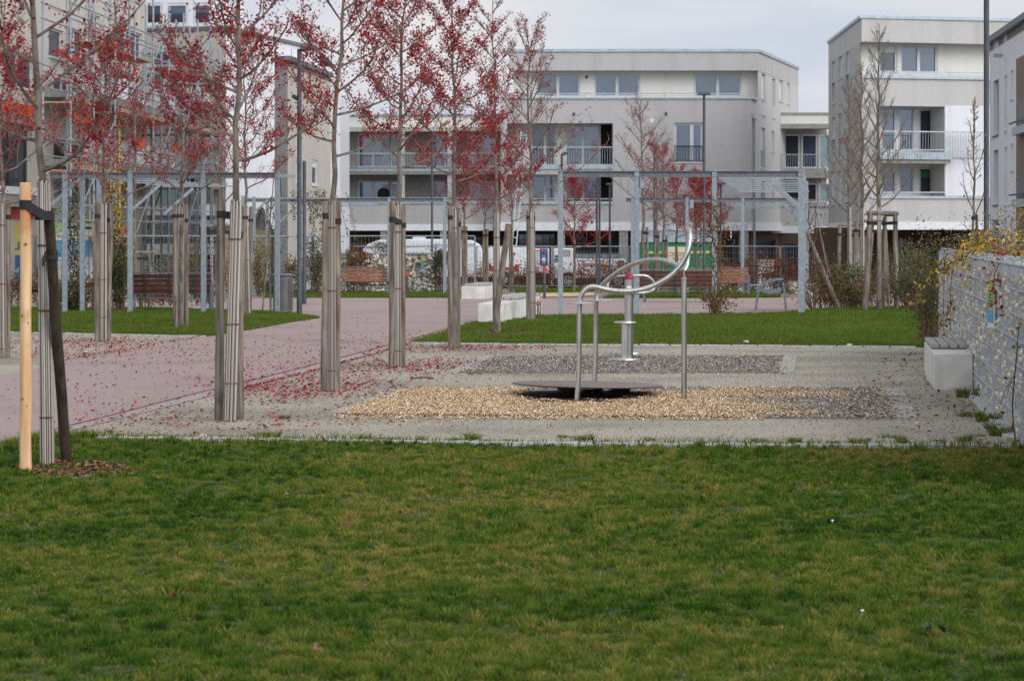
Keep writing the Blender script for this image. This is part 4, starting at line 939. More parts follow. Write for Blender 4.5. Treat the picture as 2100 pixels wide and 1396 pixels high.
# ================================================================ stone filled wire walls
def gabion(label, P0, P1, h, th, cell, seed, wires, step=None):
    """wall from P0 to P1 (ground points), visible on its left hand side"""
    P0, P1 = Vector(P0), Vector(P1); d = (P1 - P0); L = Vector((d.x, d.y, 0)).length; d = Vector((d.x, d.y, 0)).normalized(); nn = Vector((d.y, -d.x, 0))
    root = thing('gabion_wall', label, 'stone wall', P0); rr = random.Random(seed)
    def pt(u, o, z): return P0 + d * u + nn * o + Vector((0, 0, z))
    q = MB(); q.hexa([pt(u, o, z) for z in (-.1, h - .03) for u, o in ((0, .05), (0, th), (L, th), (L, .05))][:8]); q.build('stone_core', M['stonecore'], root)
    V = []; ti = []; Fq = []; n = int(L * h * 82); k = 0
    base = [(a, b) for a in (-1, 1) for b in (-1, 1)]
    for _ in range(n):
        u, z = rr.uniform(.05, L - .05), rr.uniform(.05, h - .08); s = cell * rr.uniform(.5, 1.1); t = rr.random(); o = rr.uniform(.035, .06)
        m = 7; ring = []
        for i in range(m):
            a = 2 * PI * i / m; ring.append((u + s * .62 * math.cos(a) * rr.uniform(.75, 1.2), z + s * .5 * math.sin(a) * rr.uniform(.75, 1.2)))
        for x, y in ring: V.append(pt(x, o, y)); ti.append(t)
        for x, y in ring: V.append(pt(u + (x - u) * .55, o - .04 - s * rr.uniform(-.05, .42), z + (y - z) * .55)); ti.append(t)
        for i in range(m):
            j = (i + 1) % m; Fq += [(k + i, k + j, k + m + j), (k + i, k + m + j, k + m + i)]
        for i in range(1, m - 1): Fq.append((k + m, k + m + i, k + m + i + 1))
        k += 2 * m
    s = npmesh('stone_fill', np.array([tuple(v) for v in V]), np.array(Fq), M['stone'], root, np.array(ti)); s['kind'] = 'stuff'
    q = MB(); m = int(L / wires)
    for i in range(m + 1):
        u = L * i / m; a, b = pt(u, 0, 0), pt(u, 0, h); w = .0028
        q.add([a - d * w, a + d * w, a + nn * -w * 2, b - d * w, b + d * w, b + nn * -w * 2], [(0, 1, 4, 3), (1, 2, 5, 4), (2, 0, 3, 5)])
    q.build('wire_mesh', M['meshwire'], root)
    q = MB(); z = .2
    while z < h:
        q.tube([pt(0, -.008, z), pt(L, -.008, z)], .009, 6); z += .2
    q.tube([pt(0, -.005, h), pt(L, -.005, h)], .012, 6); q.tube([pt(0, th, h), pt(L, th, h)], .012, 6)
    q.build('wire_rod', M['meshwire'], root)
    q = MB()
    for i in range(int(L / .9)):
        u = .3 + i * .9 + rr.uniform(-.2, .2); c = pt(u, .02, h + .02); q.tube([c + Vector((.035 * math.cos(a), 0, .035 * math.sin(a))) for a in [2 * PI * j / 10 for j in range(11)]], .007, 5, cap=False)
        for z in (.2, .4, .6, .8, 1.0, 1.2):
            if z < h and rr.random() < .8: c2 = pt(u + rr.uniform(-.3, .3), -.012, z); q.tube([c2 + d * (.04 * t) + Vector((0, 0, .012 * math.sin(t * 9))) for t in np.linspace(-1, 1, 7)], .005, 4)
    q.build('wire_clip', M['galv'], root)
    # lid: pale stones and mesh seen along the top
    q = MB()
    for i in range(int(L / .09)):
        q.box(*pt(i * .09 + .05, rr.uniform(.08, th - .05), 0)[:2], P0.z + h - .05, P0.z + h + rr.uniform(-.015, .02), rr.uniform(.07, .12), rr.uniform(.06, .12), rr.uniform(0, 3))
    q.build('top_stone', M['kerb'], root)
    return root, pt
def wallx(D): return 4.89 + SL * (D - 28.4)
gw, gpt = gabion('long stone filled wire wall overgrown at its top, beside the concrete seat block', (wallx(17), 17, 0), (wallx(37.8), 37.8, 0), 1.40, .5, .078, 5, .066)
# information board on the wall
def infoboard(label, c, d, w, h, off, face, post=True):
    c, d = Vector(c), Vector(d).normalized(); n_ = Vector((d.y, -d.x, 0)) * -1
    root = thing('info_board', label, 'info board', c - Vector((0, 0, h / 2)), 'info boards')
    q = MB(); a = c - d * w / 2; b = c + d * w / 2
    q.hexa([(p.x + n_.x * o, p.y + n_.y * o, c.z + z) for z in (-h / 2, h / 2) for p, o in ((a, 0), (a, .02), (b, .02), (b, 0))]); q.build('back_board', M['white'], root)
    zs = [h / 2, h * .22, -h * .13, -h * .40]
    for i, mm in enumerate(('signyellow', 'signgreen', 'signblue')):
        q = MB(); e = .024; q.hexa([(p.x + n_.x * o, p.y + n_.y * o, c.z + z) for z in (zs[i + 1], zs[i]) for p, o in ((a, .02), (a, e), (b, e), (b, .02))]); q.build('panel', M[mm], root)
        if i < 2:
            q = MB()
            for k in range(5):
                z = zs[i] - (zs[i] - zs[i + 1]) * (k + .7) / 5.6; e2 = .027; aa, bb = c - d * w * .36, c + d * w * (.36 - .1 * (k % 3))
                q.hexa([(p.x + n_.x * o, p.y + n_.y * o, c.z + z + zz) for zz in (0, h * .018) for p, o in ((aa, e), (aa, e2), (bb, e2), (bb, e))])
            q.build('text_line', M['print'], root)
    if post:
        q = MB(); p = c + d * -(w / 2 + .16) - n_ * .02; q.box(p.x, p.y, c.z - h * .75, c.z + h * .62, .05, .09); q.build('post', M['anth'], root)
    return root
dW = Vector((SL, 1, 0)).normalized(); c = Vector((wallx(24.4), 24.4, W(0, 622, 24.4).z)) + Vector((-.035, 0, 0))
infoboard('yellow, green and blue information board on the long overgrown stone wall', c, Vector((-.03, 1, 0)), .24, .44, .0, 1)
# the far wall of the same make
P0, P1 = GX(893, 87.5), GX(640, 88)
gabion('far stone filled wire wall behind the faded bench', P0, P1, 1.32, .5, .13, 8, .12)
c = GX(867, 87.3) + Vector((0, 0, .98)); infoboard("yellow, green and blue information strip on the far stone wall", c, (-1, 0, 0), .085, .5, 0, 1, post=False)
# ================================================================ buildings
class Wall:
    """a facade plane given by two (pixel, distance) corners, left to right as seen"""
    def __init__(s, a, b):
        s.P0 = Vector(((a[0] - 1050) * a[1] / F, a[1])); s.P1 = Vector(((b[0] - 1050) * b[1] / F, b[1]))
        s.L = (s.P1 - s.P0).length; s.d = (s.P1 - s.P0) / s.L; s.n = Vector((-s.d.y, s.d.x))
    def u(s, px):
        k = (px - 1050) / F; den = s.d.x - k * s.d.y
        return (k * s.P0.y - s.P0.x) / den
    def y(s, u): return s.P0.y + s.d.y * u
    def z(s, py, u): return H - (py - 480) * s.y(u) / F
    def p(s, u, o, z): q = s.P0 + s.d * u + s.n * o; return Vector((q.x, q.y, z))
    def rect(s, x0, x1, y0, y1):
        a, b = s.u(x0), s.u(x1); m = (a + b) / 2; return (a, b, s.z(y1, m), s.z(y0, m))
    def off(s, o):
        w = Wall.__new__(Wall); w.P0 = s.P0 + s.n * o; w.P1 = s.P1 + s.n * o; w.L = s.L; w.d = s.d; w.n = s.n; return w
def facade(mb, w, u0, u1, z0, z1, ops, mi=0, rmi=None):
    """wall skin with real openings; ops (ua, ub, za, zb, depth)"""
    us = sorted({u0, u1, *[o[0] for o in ops], *[o[1] for o in ops]}); zs = sorted({z0, z1, *[o[2] for o in ops], *[o[3] for o in ops]})
    us = [u for u in us if u0 <= u <= u1]; zs = [z for z in zs if z0 <= z <= z1]
    for a, b in zip(us, us[1:]):
        for c, d in zip(zs, zs[1:]):
            x, y = (a + b) / 2, (c + d) / 2
            if any(o[0] < x < o[1] and o[2] < y < o[3] for o in ops): continue
            mb.quad(w.p(a, 0, c), w.p(b, 0, c), w.p(b, 0, d), w.p(a, 0, d), mi)
    for a, b, c, d, e in ops:
        r = mi if rmi is None else rmi
        mb.quad(w.p(a, 0, c), w.p(a, e, c), w.p(a, e, d), w.p(a, 0, d), r); mb.quad(w.p(b, e, c), w.p(b, 0, c), w.p(b, 0, d), w.p(b, e, d), r)
        mb.quad(w.p(a, 0, d), w.p(a, e, d), w.p(b, e, d), w.p(b, 0, d), r); mb.quad(w.p(a, e, c), w.p(a, 0, c), w.p(b, 0, c), w.p(b, e, c), r)
def wbox(mb, w, u0, u1, z0, z1, o0, o1, mi=0):
    return mb.hexa([w.p(u, o, z) for z in (z0, z1) for u, o in ((u0, o0), (u1, o0), (u1, o1), (u0, o1))], mi)
def window(root, w, r, depth=.12, n=1, gm='glass', fm='frame', fw=.07, splits=None, blind=0, sill=True, name='window'):
    a, b, c, d = r; q = MB()
    for (x0, x1, y0, y1) in ((a, b, d - fw, d), (a, b, c, c + fw), (a, a + fw, c + fw, d - fw), (b - fw, b, c + fw, d - fw)): wbox(q, w, x0, x1, y0, y1, depth - .06, depth + .02)
    sp = splits or [k / n for k in range(1, n)]
    for t in sp: x = a + (b - a) * t; wbox(q, w, x - fw * .8, x + fw * .8, c + fw, d - fw, depth - .058, depth + .02)
    if sill: wbox(q, w, a - .04, b + .04, c - .05, c - .004, -.05, depth)
    f = q.build(name, M[fm], root)
    q = MB(); q.quad(w.p(a, depth, c), w.p(b, depth, c), w.p(b, depth, d), w.p(a, depth, d)); q.build('pane', M[gm], f)
    if blind:
        q = MB(); wbox(q, w, a + fw, b - fw, d - (d - c) * blind, d - fw, depth - .03, depth - .01); q.build('blind', M['blind'], f)
    return f
def railing(root, w, u0, u1, z0, z1, o=0, sp=.12, m='rail', zlow=None, mids=0):
    q = MB(); zl = z0 if zlow is None else zlow
    q.beam(w.p(u0, o, z1), w.p(u1, o, z1), .05, .05)
    if sp:
        n = int((u1 - u0) / sp)
        for i in range(n + 1): u = u0 + (u1 - u0) * i / n; q.beam(w.p(u, o, zl), w.p(u, o, z1), .018, .03)
        q.beam(w.p(u0, o, z0 + .08), w.p(u1, o, z0 + .08), .03, .04)
    else:
        n = max(1, int((u1 - u0) / 1.7))
        for i in range(n + 1): u = u0 + (u1 - u0) * i / n; q.beam(w.p(u, o, zl), w.p(u, o, z1), .03, .04)
        for k in range(mids): z = z0 + (z1 - z0) * (k + 1) / (mids + 1); q.beam(w.p(u0, o, z), w.p(u1, o, z), .02, .02)
    return q.build('railing', M[m], root)
def slabbox(root, name, m, w, u0, u1, z0, z1, o0, o1):
    q = MB(); wbox(q, w, u0, u1, z0, z1, o0, o1); return q.build(name, M[m], root)
def wins(root, w, L, depth=.15, **k):
    """window openings for the facade and the windows themselves"""
    ops = []
    for it in L:
        r = w.rect(*it[:4]); kk = dict(k); kk.update(it[4] if len(it) > 4 else {}); dp = kk.pop('depth', depth)
        ops.append((*r, dp + .02)); window(root, w, r, dp, **kk)
    return ops
def back(root, w, u0, u1, z0, z1, L, m, **k):
    q = MB(); facade(q, w, u0, u1, z0, z1, wins(root, w, L, **k)); return q.build('back_wall', M[m], root)

# ---- centre block with projecting roof storey and loggias
R = thing('apartment_block', 'grey apartment block with recessed top storey, open loggias and flat roof in the middle', 'apartment block', W(1290, 600, 128) * Vector((1, 1, 0)) + Vector((0, 0, -.85)) if False else (5.5, 127.3, -.85), 'new apartment houses')
fr = Wall((1027, 127.3), (1540, 127.3)); z = lambda py, D=127.3: H - (py - 480) * D / F
sd = Wall((1540, 127.3), (1637, 143))
lg1 = fr.rect(1040, 1257, 253, 346); lg2 = fr.rect(1040, 1257, 358, 413)
ops = [(*lg1, 1.7), (*lg2, 1.7)] + wins(R, fr, [(1383, 1441, 252, 333, dict(splits=[.62], fw=.1))], depth=.18)
q = MB(); facade(q, fr, 0, fr.L, z(456), z(203), ops); q.build('wall', M['greyrender'], R)
bk = fr.off(1.7)
for lg, yy, dk in ((lg1, (257, 343), 1), (lg2, (360, 415), 0)):
    back(R, bk, lg[0], lg[1], lg[2], lg[3], [(1088, 1140, yy[0], yy[1] - 1, dict(splits=[.58], gm='glassdark' if dk else 'glass')), (1160, 1230, *yy, dict(n=2))], 'creamrender', depth=.08, sill=False)
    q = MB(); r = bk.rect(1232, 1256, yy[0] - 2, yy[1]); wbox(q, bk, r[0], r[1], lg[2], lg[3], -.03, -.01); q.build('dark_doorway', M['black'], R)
railing(R, fr, lg1[0] + .02, lg1[1] - .02, z(344), z(302), -.03, zlow=z(346)); railing(R, fr, lg2[0], lg2[1], z(413), z(408), -.02, sp=0)
slabbox(R, 'balcony_edge', 'capmetal', fr, lg1[0], lg1[1], z(347), z(337), -.06, 1.0); slabbox(R, 'ledge', 'capmetal', fr, lg2[0], lg2[1], z(419), z(413.5), -.07, .1)
railing(R, fr, *fr.rect(1384, 1440, 300, 333)[:2], z(333), z(300), -.04, m='raildark')
# recessed top storey and roof
tf = Wall((1053, 130.1), (1557, 130.1)); zt = lambda py: z(py, 130.1)
back(R, tf, 0, tf.L, z(203) - .4, zt(140), [(1098, 1190, 150, 199, dict(n=2)), (1218, 1313, 150, 199, dict(n=2, blind=.12)), (1423, 1521, 150, 199, dict(n=2, blind=.1))], 'creamrender', depth=.1, fw=.09)
rf = Wall((1045, 129.2), (1554, 129.2))
RB = [tuple(v) for v in ((rf.P0.x, rf.P0.y), (rf.P1.x, rf.P1.y), (sd.P1.x, sd.P1.y), (rf.P0.x + 1.5, 143))]
q = MB(); q.prism(RB, z(145, 129.2), z(107, 129.2)); q.build('roof_storey_band', M['greyrender'], R)
q = MB(); o = .07; q.prism([(rf.P0.x - o, rf.P0.y - o), (rf.P1.x + o, rf.P1.y - o), (sd.P1.x + o, sd.P1.y), (rf.P0.x + 1.4, 143.1)], z(107, 129.2), z(101, 129.2)); q.build('roof_cap', M['capmetal'], R)
q = MB(); q.box(rf.P0.x + 8.3, 134, z(101, 129.2), z(92, 129.2), .6, .6); q.build('roof_vent', M['slabgrey'], R)
q = MB(); q.prism([(fr.P0.x, 127.35), (fr.P1.x - .03, 127.35), (sd.P1.x - .1, 142.9), (fr.P0.x, 142.9)], z(208), z(203.2)); q.build('terrace_floor', M['slabgrey'], R)
q = MB(); q.beam(fr.p(-.05, .1, z(201.5)), fr.p(fr.L + .05, .1, z(201.5)), .34, .08); e = sd.p(1.7, 0, z(201.5)); q.beam(fr.p(fr.L, .1, z(201.5)), e, .3, .08); q.build('parapet_cap', M['capmetal'], R)
railing(R, fr, .2, fr.L - .3, z(201), z(191.5), .3, sp=0, mids=1)
sw = [(1562, 1570, 152, 236, dict(blind=.6)), (1584, 1590, 162, 242), (1598, 1606, 165, 208, dict(blind=.9)), (1614, 1620, 171, 213, dict(blind=.9)), (1561, 1569, 262, 345, dict(blind=.55)), (1582, 1588, 269, 312, dict(blind=.9)), (1561, 1569, 372, 420), (1582, 1588, 374, 414, dict(blind=.8))]
ops = wins(R, sd, sw, depth=.16)
us = sd.u(1554)
q = MB(); facade(q, sd, 0, sd.L, z(456), z(203), [o for o in ops if o[3] < z(203)]); u2 = sd.u(1559)
low = [o for o in ops if o[3] >= z(203)]
facade(q, sd, us, sd.L, z(203), z(145, 129.2) + .01, low); q.build('side_wall', M['beigerender'], R)  # side facing the light: its brightness is put into a paler render
q = MB(); q.tube([sd.p(.45, -.09, z(235)), sd.p(.45, -.09, -.8)], .055, 8); wbox(q, sd, .28, .66, z(243), z(232), -.26, -.01); q.build('downpipe', M['rail'], R)
# white band over the open ground floor
slabbox(R, 'white_band', 'white', fr, -.02, fr.L + .02, z(473), z(456), -.05, .5); slabbox(R, 'white_band', 'white', sd, .03, sd.L, z(473), z(456), -.05, .5)
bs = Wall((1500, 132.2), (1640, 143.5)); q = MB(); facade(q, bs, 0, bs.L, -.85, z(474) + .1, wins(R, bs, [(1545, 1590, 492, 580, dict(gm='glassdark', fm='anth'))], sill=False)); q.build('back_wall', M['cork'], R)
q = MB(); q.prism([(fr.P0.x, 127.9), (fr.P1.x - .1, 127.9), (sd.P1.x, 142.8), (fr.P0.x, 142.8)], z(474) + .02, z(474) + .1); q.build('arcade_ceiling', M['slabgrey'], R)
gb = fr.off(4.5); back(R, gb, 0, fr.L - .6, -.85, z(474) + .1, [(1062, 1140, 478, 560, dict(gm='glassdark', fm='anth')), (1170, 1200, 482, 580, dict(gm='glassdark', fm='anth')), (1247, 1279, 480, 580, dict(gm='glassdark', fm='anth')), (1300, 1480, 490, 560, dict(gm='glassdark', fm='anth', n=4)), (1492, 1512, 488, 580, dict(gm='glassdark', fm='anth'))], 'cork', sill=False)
for px, w_ in ((1151, 15), (1279, 18), (1400, 14), (1526, 18)):
    a = fr.u(px); slabbox(R, 'column', 'slabgrey', fr, a - w_ * .0116, a + w_ * .0116, -.85, z(473), .02, .5)
for x, y in ((1177, 234), (1366, 233), (1214, 456), (1203, 151)):
    q = MB(); u_ = fr.u(x); c = (fr if y > 200 else tf).p(u_ if y > 200 else tf.u(x), -.03, z(y)); q.rev(c, [(.05, -.06), (.06, 0), (.05, .06)], 10); q.build('wall_light', M['anth'], R)
a = fr.rect(1333, 1340, 244, 252); slabbox(R, 'wall_plate', 'white', fr, *a, -.03, -.002)

# ---- lower wing with access galleries
R = thing('gallery_wing', 'lower grey wing with two open gallery storeys behind the red trees', 'apartment block', (-5, 129, -.85), 'new apartment houses')
fr = Wall((672, 129), (1028, 128.6)); z = lambda py, D=129: H - (py - 480) * D / F
q = MB(); q.prism([(fr.P0.x, 129), (fr.P1.x, 128.6), (fr.P1.x, 142), (fr.P0.x, 142)], z(262), z(238)); q.build('roof_band', M['creamrender'], R)
q = MB(); q.prism([(fr.P0.x - .05, 128.9), (fr.P1.x, 128.5), (fr.P1.x, 142), (fr.P0.x - .05, 142)], z(238), z(234.5)); q.build('roof_cap', M['capmetal'], R)
slabbox(R, 'lintel', 'greyrender', fr, 0, fr.L, z(270), z(262) - .002, .02, .4)
bk = fr.off(1.9)
back(R, bk, 0, fr.L, z(412), z(262), [(700, 713, 275, 344, dict(gm='glassdark')), (734, 798, 275, 344, dict(splits=[.48], gm='glass')), (801, 830, 275, 344), (886, 914, 275, 344, dict(gm='glass')), (960, 1016, 275, 344, dict(n=2)),
     (700, 713, 372, 411, dict(gm='glassdark')), (734, 798, 371, 411, dict(splits=[.48])), (801, 830, 371, 411), (886, 914, 371, 411), (960, 1016, 371, 411, dict(n=2))], 'slabgrey', depth=.08, sill=False)
for x0, x1, y0, y1 in ((783, 797, 283, 330), (805, 812, 283, 330), (783, 797, 378, 408), (805, 812, 378, 408)):
    a = bk.rect(x0, x1, y0, y1); slabbox(R, 'screen', 'glassgreen', bk, *a, .0, .03)
slabbox(R, 'gallery_slab', 'slabgrey', fr, 0, fr.L, z(358), z(346), -.02, 1.9); slabbox(R, 'gallery_edge', 'capmetal', fr, 0, fr.L, z(352), z(346.5), -.05, -.022)
railing(R, fr, .05, fr.L - .05, z(345), z(315), -.07, sp=.13, zlow=z(356))
slabbox(R, 'ledge', 'capmetal', fr, 0, fr.L, z(418), z(411.5), -.06, .3); railing(R, fr, .05, fr.L - .05, z(411), z(406), -.01, sp=0)
q = MB(); facade(q, fr, 0, fr.L, z(460), z(418), []); q.build('wall', M['greyrender'], R)
slabbox(R, 'white_band', 'white', fr, 0, fr.L, z(473), z(460), -.05, .5)
q = MB(); q.prism([(fr.P0.x, 129.5), (fr.P1.x, 129.1), (fr.P1.x, 135), (fr.P0.x, 135)], z(474) + .02, z(474) + .1); q.build('arcade_ceiling', M['slabgrey'], R)
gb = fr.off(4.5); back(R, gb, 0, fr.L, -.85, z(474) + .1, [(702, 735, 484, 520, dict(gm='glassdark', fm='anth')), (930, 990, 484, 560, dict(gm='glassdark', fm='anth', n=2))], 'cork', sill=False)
for px, w_, y0 in ((825, 9, 262), (922, 9, 262), (786, 12, 473), (909, 13, 473)):
    a = fr.u(px); 
    if y0 < 400: slabbox(R, 'column', 'greyrender', fr, a - w_ * .0116, a + w_ * .0116, z(411), z(270), .03, .35)
    else: slabbox(R, 'column', 'slabgrey', fr, a - w_ * .0116, a + w_ * .0116, -.85, z(473), .03, .5)
q = MB(); c = bk.p(bk.u(789), -.6, z(411)); q.rev(c, [(.25, 0), (.3, .25), (.28, .5), (.1, .62)], 14); q.build('covered_grill', M['black'], R)
q = MB(); a = bk.p(bk.u(833), -.5, z(345)); q.beam(a, a + Vector((1.0, 0, 0)), .3, .12); q.build('planter_box', M['navy'], R)

# ---- link between the blocks
R = thing('link_building', 'low cream link building with loggias between the two grey blocks', 'apartment block', (14.5, 136.8, -.85), 'new apartment houses')
fr = Wall((1592, 136.8), (1703, 136.8)); z = lambda py, D=136.8: H - (py - 480) * D / F
q = MB(); q.prism([(fr.P0.x, 136.8), (fr.P1.x, 136.8), (fr.P1.x, 146), (fr.P0.x, 146)], z(254), z(236)); q.build('roof_band', M['creamrender'], R)
slabbox(R, 'roof_cap', 'slabgrey', fr, -.05, fr.L, z(236), z(231), -.05, 9)
slabbox(R, 'lintel', 'slabgrey', fr, -.1, fr.L, z(264), z(254) - .003, -.1, 1)
bk = fr.off(1.6); back(R, bk, 0, fr.L, z(420), z(262), [(1606, 1640, 276, 345, dict(gm='glassdark')), (1644, 1676, 276, 345), (1679, 1702, 276, 345, dict(gm='glassgreen')), (1606, 1640, 376, 415, dict(gm='glassdark')), (1644, 1676, 376, 415, dict(gm='glassdark')), (1679, 1702, 376, 415, dict(gm='glassgreen'))], 'slabgrey', depth=.08, sill=False)
slabbox(R, 'balcony_slab', 'slabgrey', fr, -.1, fr.L, z(365), z(349), -.1, 1.6); railing(R, fr, 0, fr.L, z(349), z(317), -.1)
q = MB(); facade(q, fr, -.2, fr.L, z(464), z(424), []); q.build('wall', M['greyrender'], R); slabbox(R, 'ledge', 'capmetal', fr, -.2, fr.L, z(424), z(418), -.08, .3); railing(R, fr, 0, fr.L, z(418), z(410), -.02, sp=0)
slabbox(R, 'white_band', 'white', fr, -.2, fr.L, z(478), z(464), -.05, .6)
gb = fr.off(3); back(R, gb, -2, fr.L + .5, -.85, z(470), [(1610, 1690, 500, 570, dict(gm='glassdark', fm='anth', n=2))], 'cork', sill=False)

# ---- right hand block
R = thing('apartment_block', 'beige grey corner block with roof overhang, balcony and narrow side windows', 'apartment block', (15, 112, -.75), 'new apartment houses')
fr = Wall((1767, 112), (2125, 114)); sd = Wall((1699, 127), (1767, 112)); z = lambda py, D=112: H - (py - 480) * D / F
lg1 = fr.rect(1799, 1937, 218, 322); lg2 = fr.rect(1799, 1937, 336, 402)
q = MB(); facade(q, fr, 0, fr.L, z(455), z(160), [(*lg1, 1.5), (*lg2, 1.5)]); q.build('wall', M['beigerender'], R)
bk = fr.off(1.5)
for lg, y0, y1, gm in ((lg1, 221, 311, 'glass'), (lg2, 341, 400, 'glassdark')):
    back(R, bk, lg[0], lg[1], lg[2], lg[3], [(1806, 1838, y0, y1, dict(gm=gm)), (1842, 1876, y0, y1, dict(gm=gm)), (1884, 1920, y0 + 2, y1, dict(gm='glassdark'))], 'creamrender', depth=.07, sill=False, fw=.09)
slabbox(R, 'balcony_slab', 'capmetal', fr, lg1[0] - .1, lg1[1] + .15, z(327), z(312), -.5, 1.5); railing(R, fr, lg1[0] - .1, lg1[1] + 1.6, z(311), z(270), -.5, zlow=z(326))
slabbox(R, 'balcony_shadow_edge', 'slabgrey', fr, lg1[0], lg1[1] + .1, z(335), z(327) - .003, -.4, 1.4)
railing(R, fr, lg2[0], lg2[1], z(402), z(394), -.02, sp=0); slabbox(R, 'ledge', 'capmetal', fr, lg2[0] - .3, fr.L, z(407), z(402.5), -.07, .1)
for a in ((1938, 2125, 218, 324), (1938, 2125, 328, 402)): slabbox(R, 'white_panel', 'whiterender', fr, *fr.rect(*a), -.012, .01)
a = bk.rect(1889, 1906, 352, 364); slabbox(R, 'green_note', 'green', bk, *a, .0, .03)
tf = Wall((1765, 113), (2125, 115))
back(R, tf, 0, tf.L, z(162), z(84), [(1802, 1840, 93, 153, dict(gm='glassdark', blind=.25)), (1846, 1923, 93, 153, dict(n=2, gm='glass'))], 'creamrender', depth=.1, sill=False, fw=.09)
q = MB(); q.prism([tuple(fr.P0), tuple(fr.P1), (fr.P1.x, 128), tuple(sd.P0)], z(86), z(38)); q.build('roof_storey_band', M['beigerender'], R)
q = MB(); o = .08; q.prism([(fr.P0.x - o, fr.P0.y - o), (fr.P1.x, fr.P1.y - o), (fr.P1.x, 128), (sd.P0.x - o, sd.P0.y)], z(38) + .002, z(31.5)); q.build('roof_cap', M['capmetal'], R)
q = MB(); q.prism([(fr.P0.x + .05, fr.P0.y + .06), (fr.P1.x, fr.P1.y + .06), (fr.P1.x, 126), (sd.P0.x + .1, 126)], z(166), z(161)); q.build('terrace_floor', M['slabgrey'], R)
q = MB(); q.beam(fr.p(-.1, .08, z(157.5)), fr.p(fr.L, .08, z(157.5)), .34, .12); q.build('parapet_cap', M['capmetal'], R); railing(R, fr, .3, fr.L - .1, z(156), z(145), .25, sp=0, mids=1)
sw = [(1706, 1712, 171, 212), (1720, 1727, 111, 160, dict(blind=.9)), (1734.5, 1741, 153, 199), (1706, 1712, 121, 168, dict(blind=.92)), (1734.5, 1741, 103, 151, dict(blind=.92)), (1706, 1712, 288, 330), (1720, 1727, 284, 326), (1734.5, 1741, 281, 322), (1706, 1712, 241, 285, dict(blind=.92)), (1720, 1727, 234, 281, dict(blind=.92)), (1734.5, 1741, 228, 278, dict(blind=.92)), (1704, 1711, 352, 418, dict(blind=.92)), (1718, 1725, 350, 416, dict(blind=.92)), (1731, 1738, 348, 413, dict(blind=.92))]
ops = wins(R, sd, sw, depth=.14)
q = MB(); facade(q, sd, 0, sd.L - .5, z(455), z(86) + .01, ops); zz = z(160)
facade(q, sd, sd.L - .5, sd.L, z(455), zz, []); q.build('side_wall', M['greyrender'], R)  # side turned from the light: its shade is put into the greyer render
slabbox(R, 'white_band', 'white', fr, -.02, fr.L, z(471), z(455), -.05, .5); slabbox(R, 'white_band', 'white', sd, 0, sd.L, z(471), z(455), -.04, .5)
q = MB(); q.prism([(fr.P0.x + .1, 112.6), (fr.P1.x, 114.6), (fr.P1.x, 126), (sd.P0.x + .2, 126)], z(471) + .02, z(471) + .1); q.build('arcade_ceiling', M['slabgrey'], R)
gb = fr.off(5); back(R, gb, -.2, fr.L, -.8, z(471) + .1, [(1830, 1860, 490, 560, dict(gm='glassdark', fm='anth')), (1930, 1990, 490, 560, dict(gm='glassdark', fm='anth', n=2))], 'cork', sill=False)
for t in (.02, .22, .42, .62, .8): slabbox(R, 'column', 'greyrender', sd, sd.L * t, sd.L * t + .5, -.85, z(471), .03, .5)
q = MB(); q.box(fr.P1.x - .3, 121, -.85, z(86), .5, 13, 0); q.build('rear_wall', M['beigerender'], R)

# ---- white house at the image edge
R = thing('white_house', 'white rendered house with brown window reveals at the image edge behind the stone wall', 'apartment block', (16.5, 84, -.3), 'new apartment houses')
w = Wall((2030, 95), (2122, 82)); zc = W(0, 93, 95).z
L = [(2037, 2048, 165, 278, dict(gm='glassdark', fm='brownpanel')), (2060, 2065, 155, 268, dict(gm='glassdark', blind=.5)), (2073, 2078, 145, 203, dict(blind=.9)), (2037, 2047, 308, 420, dict(gm='glassdark', fm='brownpanel')), (2060, 2065, 302, 420, dict(gm='glassdark', blind=.5)), (2073, 2078, 295, 350, dict(blind=.9)), (2035, 2047, 452, 520, dict(gm='glassdark', fm='brownpanel')), (2058, 2064, 448, 520), (2073, 2078, 445, 520)]
ops = wins(R, w, L, depth=.22)
a = w.rect(2087, 2121, 120, 520)
q = MB(); facade(q, w, 0, w.L, -.85, zc, ops); q.build('wall', M['whiterender'], R)
slabbox(R, 'brown_panel', 'brownpanel', w, a[0], w.L, -.85, w.z(122, a[0]), -.05, -.003)
for y0, y1 in ((205, 255), (352, 405)):
    r = w.rect(2094, 2121, y0, y1); slabbox(R, 'dark_window', 'glassdark', w, r[0], w.L, r[2], r[3], -.09, -.052)
    slabbox(R, 'balcony', 'capmetal', w, r[0], w.L, r[2] - .3, r[2] - .05, -.3, -.05)
    q = MB(); q.beam(w.p(r[0] - .6, -.3, r[2] + .1), w.p(w.L, -.3, r[2] + .1), .05, .05); q.build('balcony_rail', M['anth'], R)
q = MB(); e = w.p(0, 0, 0); f2 = w.p(w.L, 0, 0); q.prism([(e.x, e.y), (f2.x, f2.y), (f2.x + 9, f2.y + 1), (e.x + 9, e.y + 1)], zc - .25, zc + .01); q.build('roof', M['slabgrey'], R)
q = MB(); q.beam(w.p(-.08, -.04, zc + .1), w.p(w.L, -.04, zc + .1), .3, .2); q.build('roof_cap', M['galvdark'], R)
q = MB(); q.quad(w.p(0, 0, -.85), w.p(0, 0, zc), (e.x + 9, e.y + 1, zc), (e.x + 9, e.y + 1, -.85)); q.build('rear_wall', M['whiterender'], R)
